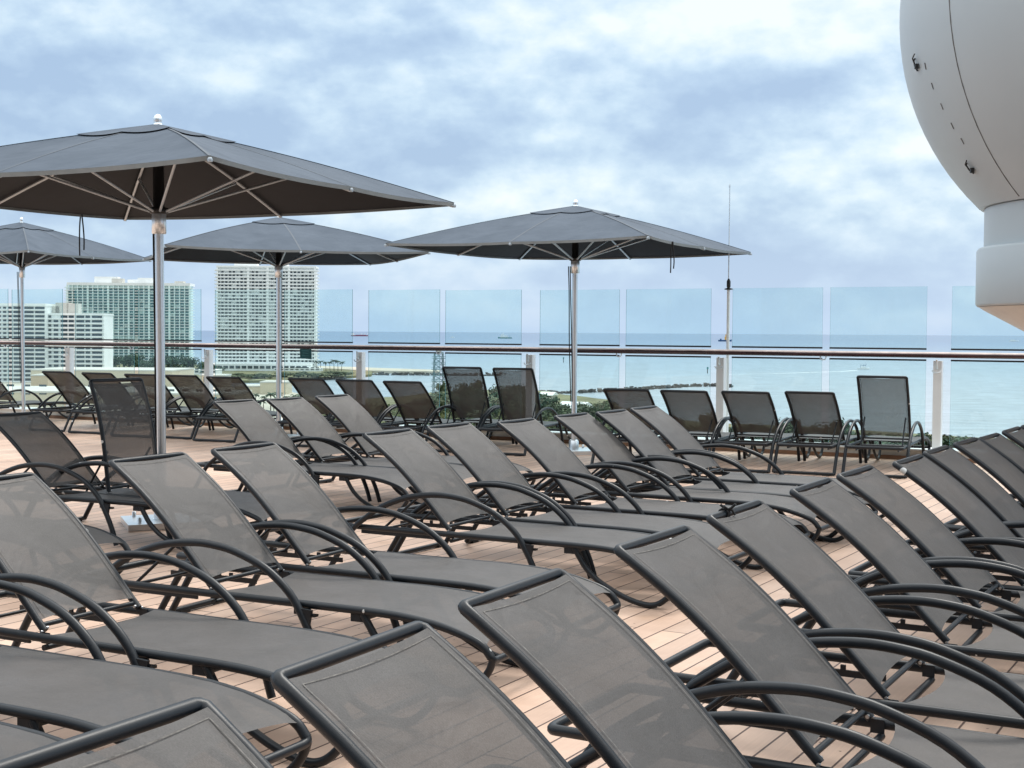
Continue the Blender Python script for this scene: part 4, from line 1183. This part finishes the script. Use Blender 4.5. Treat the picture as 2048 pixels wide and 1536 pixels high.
house('terminal_building', 470, 520, 812, 810, Z3, 774, 22, M_BEIGE, M_ROOFGREY, 'lower cream block attached left of the lagoon block')
house('club_building', 322, 432, 760, 1180, SEA + 2, 741, 25, M_TOWERWHITE, M_TOWERWHITE, 'low white waterfront building below the green tower', (10, (3.6,), 3.4, .6))
house('club_building', 548, 640, 752, 1300, SEA + 2, 738, 20, M_TOWERWHITE, M_TOWERWHITE, 'low white pavilion at the right foot of the tall white tower', (9, (2.5,), 2.6, .6))
def pavilion(u, v, w, d, h, lab, z0=SEA + 2.0):
    P = at(u, v, z0); root = empty('park_pavilion', P, R_(-28))
    m = MB(); m.box((0, 0, h * .35), (w * .8, d * .8, h * .7)); m.build('wall', M_ROOFGREY, root)
    m = MB(); a, b, z1, z2 = w / 2, d / 2, h * .7, h * 1.15
    m.add([(-a, -b, z1), (a, -b, z1), (a, b, z1), (-a, b, z1), (-a, 0, z2), (a, 0, z2)], [(0, 1, 5, 4), (3, 4, 5, 2), (0, 4, 3), (1, 2, 5), (0, 3, 2, 1)]); m.build('roof', M_TOWERWHITE, root)
    tag(root, lab, 'pavilion')
pavilion(1150, 834, 13, 16, 6, 'white gabled pavilion roof among the park trees by the right parasol pole')
pavilion(1097, 800, 9, 8, 4, 'small white roof at the waterside near the jetty root')
# lattice mast
def lattice():
    P = at(877, 808, SEA + 2); H = at_y(877, 705, P.y).z - P.z
    root = empty('lattice_tower', P, R_(12))
    m = MB(); w0, w1 = 2.9, 2.1
    lv = 9
    def cor(k, t):
        w = w0 + (w1 - w0) * t; return Vector((w * (1 if k in (0, 3) else -1), w * (1 if k < 2 else -1), H * t))
    for k in range(4): m.tube([cor(k, 0), cor(k, 1)], .20, 6)
    for i in range(lv):
        for k in range(4):
            m.tube([cor(k, i / lv), cor((k + 1) % 4, (i + 1) / lv)], .10, 5); m.tube([cor((k + 1) % 4, i / lv), cor(k, (i + 1) / lv)], .10, 5)
    m.build('truss', M_LATTICE, root)
    for i in range(2, lv + 1):
        t = i / lv; q = MB(); w = w0 + (w1 - w0) * t + (1.0 if i < lv else .2)
        q.box((0, 0, H * t), (w * 2, w * 2, .30))
        for sx in (-1, 1): q.box((sx * w, 0, H * t + .9), (.14, w * 2, .14)); q.box((0, sx * w, H * t + .9), (w * 2, .14, .14))
        q.build('platform', M_LATTICE, root)
    q = MB(); q.box((0, 0, H + 1.1), (2.6, 2.6, 1.9)); q.build('lantern', M_ROOFGREY, root)
    tag(root, 'slender lattice tower with many platforms rising from the park trees', 'lattice tower')
lattice()

# ------------------------------------------------------------------ ships and boats
def hull_mesh(Lh, B, H, bow=.18, mat=None):
    m = MB(); n = 12; vs = []
    for i in range(n + 1):
        s = i / n; x = -Lh / 2 + Lh * s
        w = B / 2 * (1 if s < 1 - bow else max(.02, 1 - ((s - 1 + bow) / bow) ** 2)) * (.85 + .15 * min(1, s * 8))
        sh = H * (1 + .35 * max(0, (s - .75) / .25) ** 2)
        vs += [(x, -w, sh), (x - 0, -w * .8, -2), (x, w * .8, -2), (x, w, sh)]
    m.add(vs, [(4 * i + k, 4 * i + 4 + k, 4 * i + 5 + k, 4 * i + 1 + k) for i in range(n) for k in range(3)] + [(4 * i, 4 * i + 3, 4 * i + 7, 4 * i + 4) for i in range(n)] + [(0, 1, 2, 3), (4 * n, 4 * n + 3, 4 * n + 2, 4 * n + 1)])
    return m
def ship(name, u, v, Lh, hullmat, H, blocks, lab, rz=0.0, cat='ship', masts=()):
    P = at(u, v, SEA); root = empty(name, P, rz)
    hull_mesh(Lh, Lh * .16, H).build('hull', hullmat, root)
    for (x, w, z, h, mt, nm) in blocks:
        m = MB(); m.box((x * Lh, 0, z + h / 2), (w * Lh, Lh * .11, h)); m.build(nm, mt, root)
    for (x, h, mt) in masts:
        m = MB(); m.tube([(x * Lh, 0, H), (x * Lh, 0, H + h)], Lh * .010, 6, r2=Lh * .005); m.tube([(x * Lh, 0, H + h * .6), (x * Lh + Lh * .08, 0, H + h * .9)], Lh * .007, 5); m.build('mast', mt, root)
    tag(root, lab, cat); return root
ship('cargo_ship', 719, 672.5, 135, M_HULLRED, 8, [(-.38, .16, 8, 18, M_TOWERWHITE, 'deckhouse'), (.08, .62, 8, 4, M_HULLRED, 'hatch_cover'), (-.42, .05, 26, 7, M_HULLBLUE, 'funnel')], 'low red cargo ship with white deckhouse on the horizon, left of the lattice tower', R_(8), masts=((.1, 14, M_TOWERWHITE), (.3, 14, M_TOWERWHITE), (.45, 18, M_TOWERWHITE)))
ship('offshore_ship', 1010, 677.0, 88, M_HULLGREEN, 7, [(.12, .42, 7, 14, M_TOWERWHITE, 'deckhouse'), (.18, .22, 21, 6, M_TOWERWHITE, 'bridge'), (-.15, .10, 7, 10, M_TOWERWHITE, 'funnel')], 'white and green work ship on the horizon between the raised loungers and right parasol', R_(180), masts=((.1, 32, M_TOWERWHITE), (-.35, 12, M_HULLGREEN)))
ship('offshore_ship', 1450, 683.0, 68, M_HULLBLUE, 8, [(.14, .32, 8, 16, M_SHIPYELLOW, 'deckhouse'), (.12, .18, 24, 12, M_SHIPYELLOW, 'bridge'), (-.32, .10, 8, 6, M_HULLBLUE, 'winch_house')], 'blue hulled ship with yellow upperworks behind the antenna mast', R_(4), masts=((.10, 38, M_SHIPYELLOW), (.30, 18, M_TOWERWHITE)))
ship('motor_yacht', 2028, 683.0, 66, M_TOWERWHITE, 5, [(-.05, .55, 5, 4, M_TOWERWHITE, 'deckhouse'), (-.08, .3, 9, 3, M_TOWERWHITE, 'bridge')], 'small white yacht far out near the right edge', R_(0), 'yacht')
ship('sport_boat', 1727, 739.0, 15, M_TOWERWHITE, 1.6, [(.0, .36, 1.6, 1.7, M_TOWERWHITE, 'cabin'), (.0, .30, 4.6, .35, M_HULLBLUE, 'canopy')], 'small sport fishing boat trailing a white wake above the railing loungers', R_(12), 'motor boat', masts=((.0, 4.5, M_HULLBLUE), (.18, 5.5, M_HULLBLUE), (-.25, 4.5, M_HULLBLUE)))
ship('motor_boat', 905, 675.5, 30, M_TOWERWHITE, 4, [(-.05, .4, 4, 4, M_TOWERWHITE, 'cabin')], 'tiny white boat near the horizon left of the green work ship', 0, 'motor boat')
wk = MB(); rw = random.Random(3)
W0 = [(1712, 741), (1690, 742.5), (1660, 743.5), (1600, 745.5), (1540, 747.5), (1470, 749.0), (1425, 750)]
for (a, b) in zip(W0, W0[1:]):
    A, B = at(*a, SEA + .06), at(*b, SEA + .06); n = 22
    for i in range(n):
        c = A.lerp(B, (i + rw.random()) / n); f = max(.3, 1 - (1712 - a[0]) / 330)
        s = rw.uniform(1.2, 3.4) * (.5 + f); w = rw.uniform(.8, 3.2) * (.35 + f)
        c = c + Vector((0, rw.uniform(-3, 3) * (.3 + (1 - f)), 0))
        vs = [c + Vector((s * math.cos(q) , w * math.sin(q), rw.uniform(0, .02))) for q in [k * math.pi / 3 + rw.uniform(-.3, .3) for k in range(6)]]
        wk.add(vs, [tuple(range(6))])
tag(wk.build('wake', M_FOAM), kind='stuff')
def marker(u, v, h, lab):
    root = empty('channel_marker', at(u, v, SEA))
    m = MB(); m.tube([(0, 0, -1), (0, 0, h)], .45, 8); m.build('pile', M_ROCK, root)
    m = MB(); m.box((0, -.5, h * .82), (1.8, .15, 1.8)); m.build('dayboard', M_HULLGREEN, root)
    tag(root, lab, 'channel marker', 'channel markers in the inlet')
marker(1415, 747, 6.5, 'dark channel marker pile left of the post under the antenna')
marker(1127, 725, 7.0, 'dark channel marker pile just left of the right parasol pole')

# ------------------------------------------------------------------ sky, sun, render
SUN_EL, SUN_AZ = R_(52), R_(28)            # azimuth clockwise from +Y
w = bpy.data.worlds.new('World'); scene.world = w; w.use_nodes = True
nt = w.node_tree
for n_ in list(nt.nodes): nt.nodes.remove(n_)
out = nt.nodes.new('ShaderNodeOutputWorld')
sky = nt.nodes.new('ShaderNodeTexSky'); sky.sky_type = 'NISHITA'; sky.sun_disc = False
sky.sun_elevation = SUN_EL; sky.sun_rotation = SUN_AZ; sky.air_density = 1.2; sky.dust_density = 1.5
bg1 = nd(nt, 'ShaderNodeBackground', Strength=0.10); L(nt, sky, 'Color', bg1, 'Color')
tc = nt.nodes.new('ShaderNodeTexCoord')
sep = nt.nodes.new('ShaderNodeSeparateXYZ'); L(nt, tc, 'Generated', sep, 'Vector')
def noise(scale, sz, detail, rough, dist, off):
    mp = nd(nt, 'ShaderNodeMapping'); mp.inputs['Scale'].default_value = (scale, scale, scale * sz); mp.inputs['Location'].default_value = off
    L(nt, tc, 'Generated', mp, 'Vector')
    n = nd(nt, 'ShaderNodeTexNoise', Scale=1.0, Detail=detail, Roughness=rough, Distortion=dist); L(nt, mp, 'Vector', n, 'Vector'); return n
def density(off):
    a = noise(3.4, 2.3, 10.0, .50, .0, (2.3, .4, 2.2 + off * 3.4 * 2.3))
    b = noise(10.5, 1.5, 10.0, .53, .0, (4.1, 2.0, .7 + off * 10.5 * 1.5))
    x = nd(nt, 'ShaderNodeMath', operation='MULTIPLY'); x.inputs[1].default_value = .66; L(nt, a, 'Fac', x, 0)
    y = nd(nt, 'ShaderNodeMath', operation='MULTIPLY_ADD'); y.inputs[1].default_value = .34; L(nt, b, 'Fac', y, 0); L(nt, x, 'Value', y, 2)
    return y
d0, d1 = density(0.0), density(0.013)
# cloud tops catch more light than their bases
df = nd(nt, 'ShaderNodeMath', operation='SUBTRACT'); L(nt, d0, 'Value', df, 0); L(nt, d1, 'Value', df, 1)
lt0 = nd(nt, 'ShaderNodeMath', operation='MULTIPLY_ADD'); lt0.inputs[1].default_value = .9; L(nt, df, 'Value', lt0, 0); L(nt, d0, 'Value', lt0, 2)
# a thin, bright place in the overcast low over the sea to the right
hd = nd(nt, 'ShaderNodeVectorMath', operation='DISTANCE'); hd.inputs[1].default_value = (.275, .95, .125); L(nt, tc, 'Generated', hd, 0)
hm_ = nd(nt, 'ShaderNodeMapRange', interpolation_type='SMOOTHSTEP'); hm_.inputs['From Min'].default_value = .0; hm_.inputs['From Max'].default_value = .10; hm_.inputs['To Min'].default_value = .10; hm_.inputs['To Max'].default_value = 0.0; L(nt, hd, 'Value', hm_, 'Value')
lt = nd(nt, 'ShaderNodeMath', operation='ADD'); L(nt, lt0, 'Value', lt, 0); L(nt, hm_, 'Result', lt, 1)
cr = ramp(nt, [(.38, (.385, .53, .735)), (.45, (.465, .62, .81)), (.505, (.57, .73, .885)), (.555, (.70, .84, .95)), (.63, (.88, .96, 1.0))])
L(nt, lt, 'Value', cr, 'Fac')
# hazy pale lavender near the horizon
hz = nd(nt, 'ShaderNodeMapRange'); hz.inputs['From Min'].default_value = 0.0; hz.inputs['From Max'].default_value = .085; hz.inputs['To Min'].default_value = .85; hz.inputs['To Max'].default_value = 0.0
L(nt, sep, 'Z', hz, 'Value')
ch = mix(nt, hz.outputs[0], cr.outputs[0], (.51, .67, .90))
zm = nd(nt, 'ShaderNodeMapRange'); zm.inputs['From Min'].default_value = .24; zm.inputs['From Max'].default_value = .6; zm.inputs['To Max'].default_value = .9
L(nt, sep, 'Z', zm, 'Value')
ch = mix(nt, zm.outputs[0], ch, (.96, .975, .97))
# the overcast is brighter overhead than near the horizon
zg = nd(nt, 'ShaderNodeMapRange'); zg.inputs['From Min'].default_value = .25; zg.inputs['From Max'].default_value = .85; zg.inputs['To Min'].default_value = 1.0; zg.inputs['To Max'].default_value = 2.3
L(nt, sep, 'Z', zg, 'Value')
bg2 = nt.nodes.new('ShaderNodeBackground'); nt.links.new(ch, bg2.inputs['Color']); 
# unseen sky behind the camera dimmed to darken surfaces that face it
dt = nd(nt, 'ShaderNodeVectorMath', operation='DOT_PRODUCT'); dt.inputs[1].default_value = (.25, .97, 0.0); L(nt, tc, 'Generated', dt, 0)
dm = nd(nt, 'ShaderNodeMapRange'); dm.inputs['From Min'].default_value = -.55; dm.inputs['From Max'].default_value = .35; dm.inputs['To Min'].default_value = .85; dm.inputs['To Max'].default_value = 1.0
L(nt, dt, 'Value', dm, 'Value')
st_ = nd(nt, 'ShaderNodeMath', operation='MULTIPLY'); L(nt, zg, 'Result', st_, 0); L(nt, dm, 'Result', st_, 1); L(nt, st_, 'Value', bg2, 'Strength')
ms = nd(nt, 'ShaderNodeMixShader', Fac=.90); L(nt, bg1, 'Background', ms, 1); L(nt, bg2, 'Background', ms, 2)
L(nt, ms, 'Shader', out, 'Surface')
sd = bpy.data.lights.new('sun', 'SUN'); sd.energy = 1.5; sd.angle = R_(14); sd.color = (1.0, .95, .88)
so = bpy.data.objects.new('sun', sd); COL.objects.link(so)
to_sun = Vector((math.sin(SUN_AZ) * math.cos(SUN_EL), math.cos(SUN_AZ) * math.cos(SUN_EL), math.sin(SUN_EL)))
so.rotation_euler = to_sun.to_track_quat('Z', 'Y').to_euler()
so.location = (0, 0, 30)
vs_ = scene.view_settings
vs_.view_transform = 'Standard'; vs_.look = 'None'; vs_.exposure = 0.14; vs_.gamma = 1.0; vs_.use_curve_mapping = False
scene.render.engine = 'CYCLES'
scene.cycles.max_bounces = 8; scene.cycles.transparent_max_bounces = 24
scene.cycles.use_denoising = True
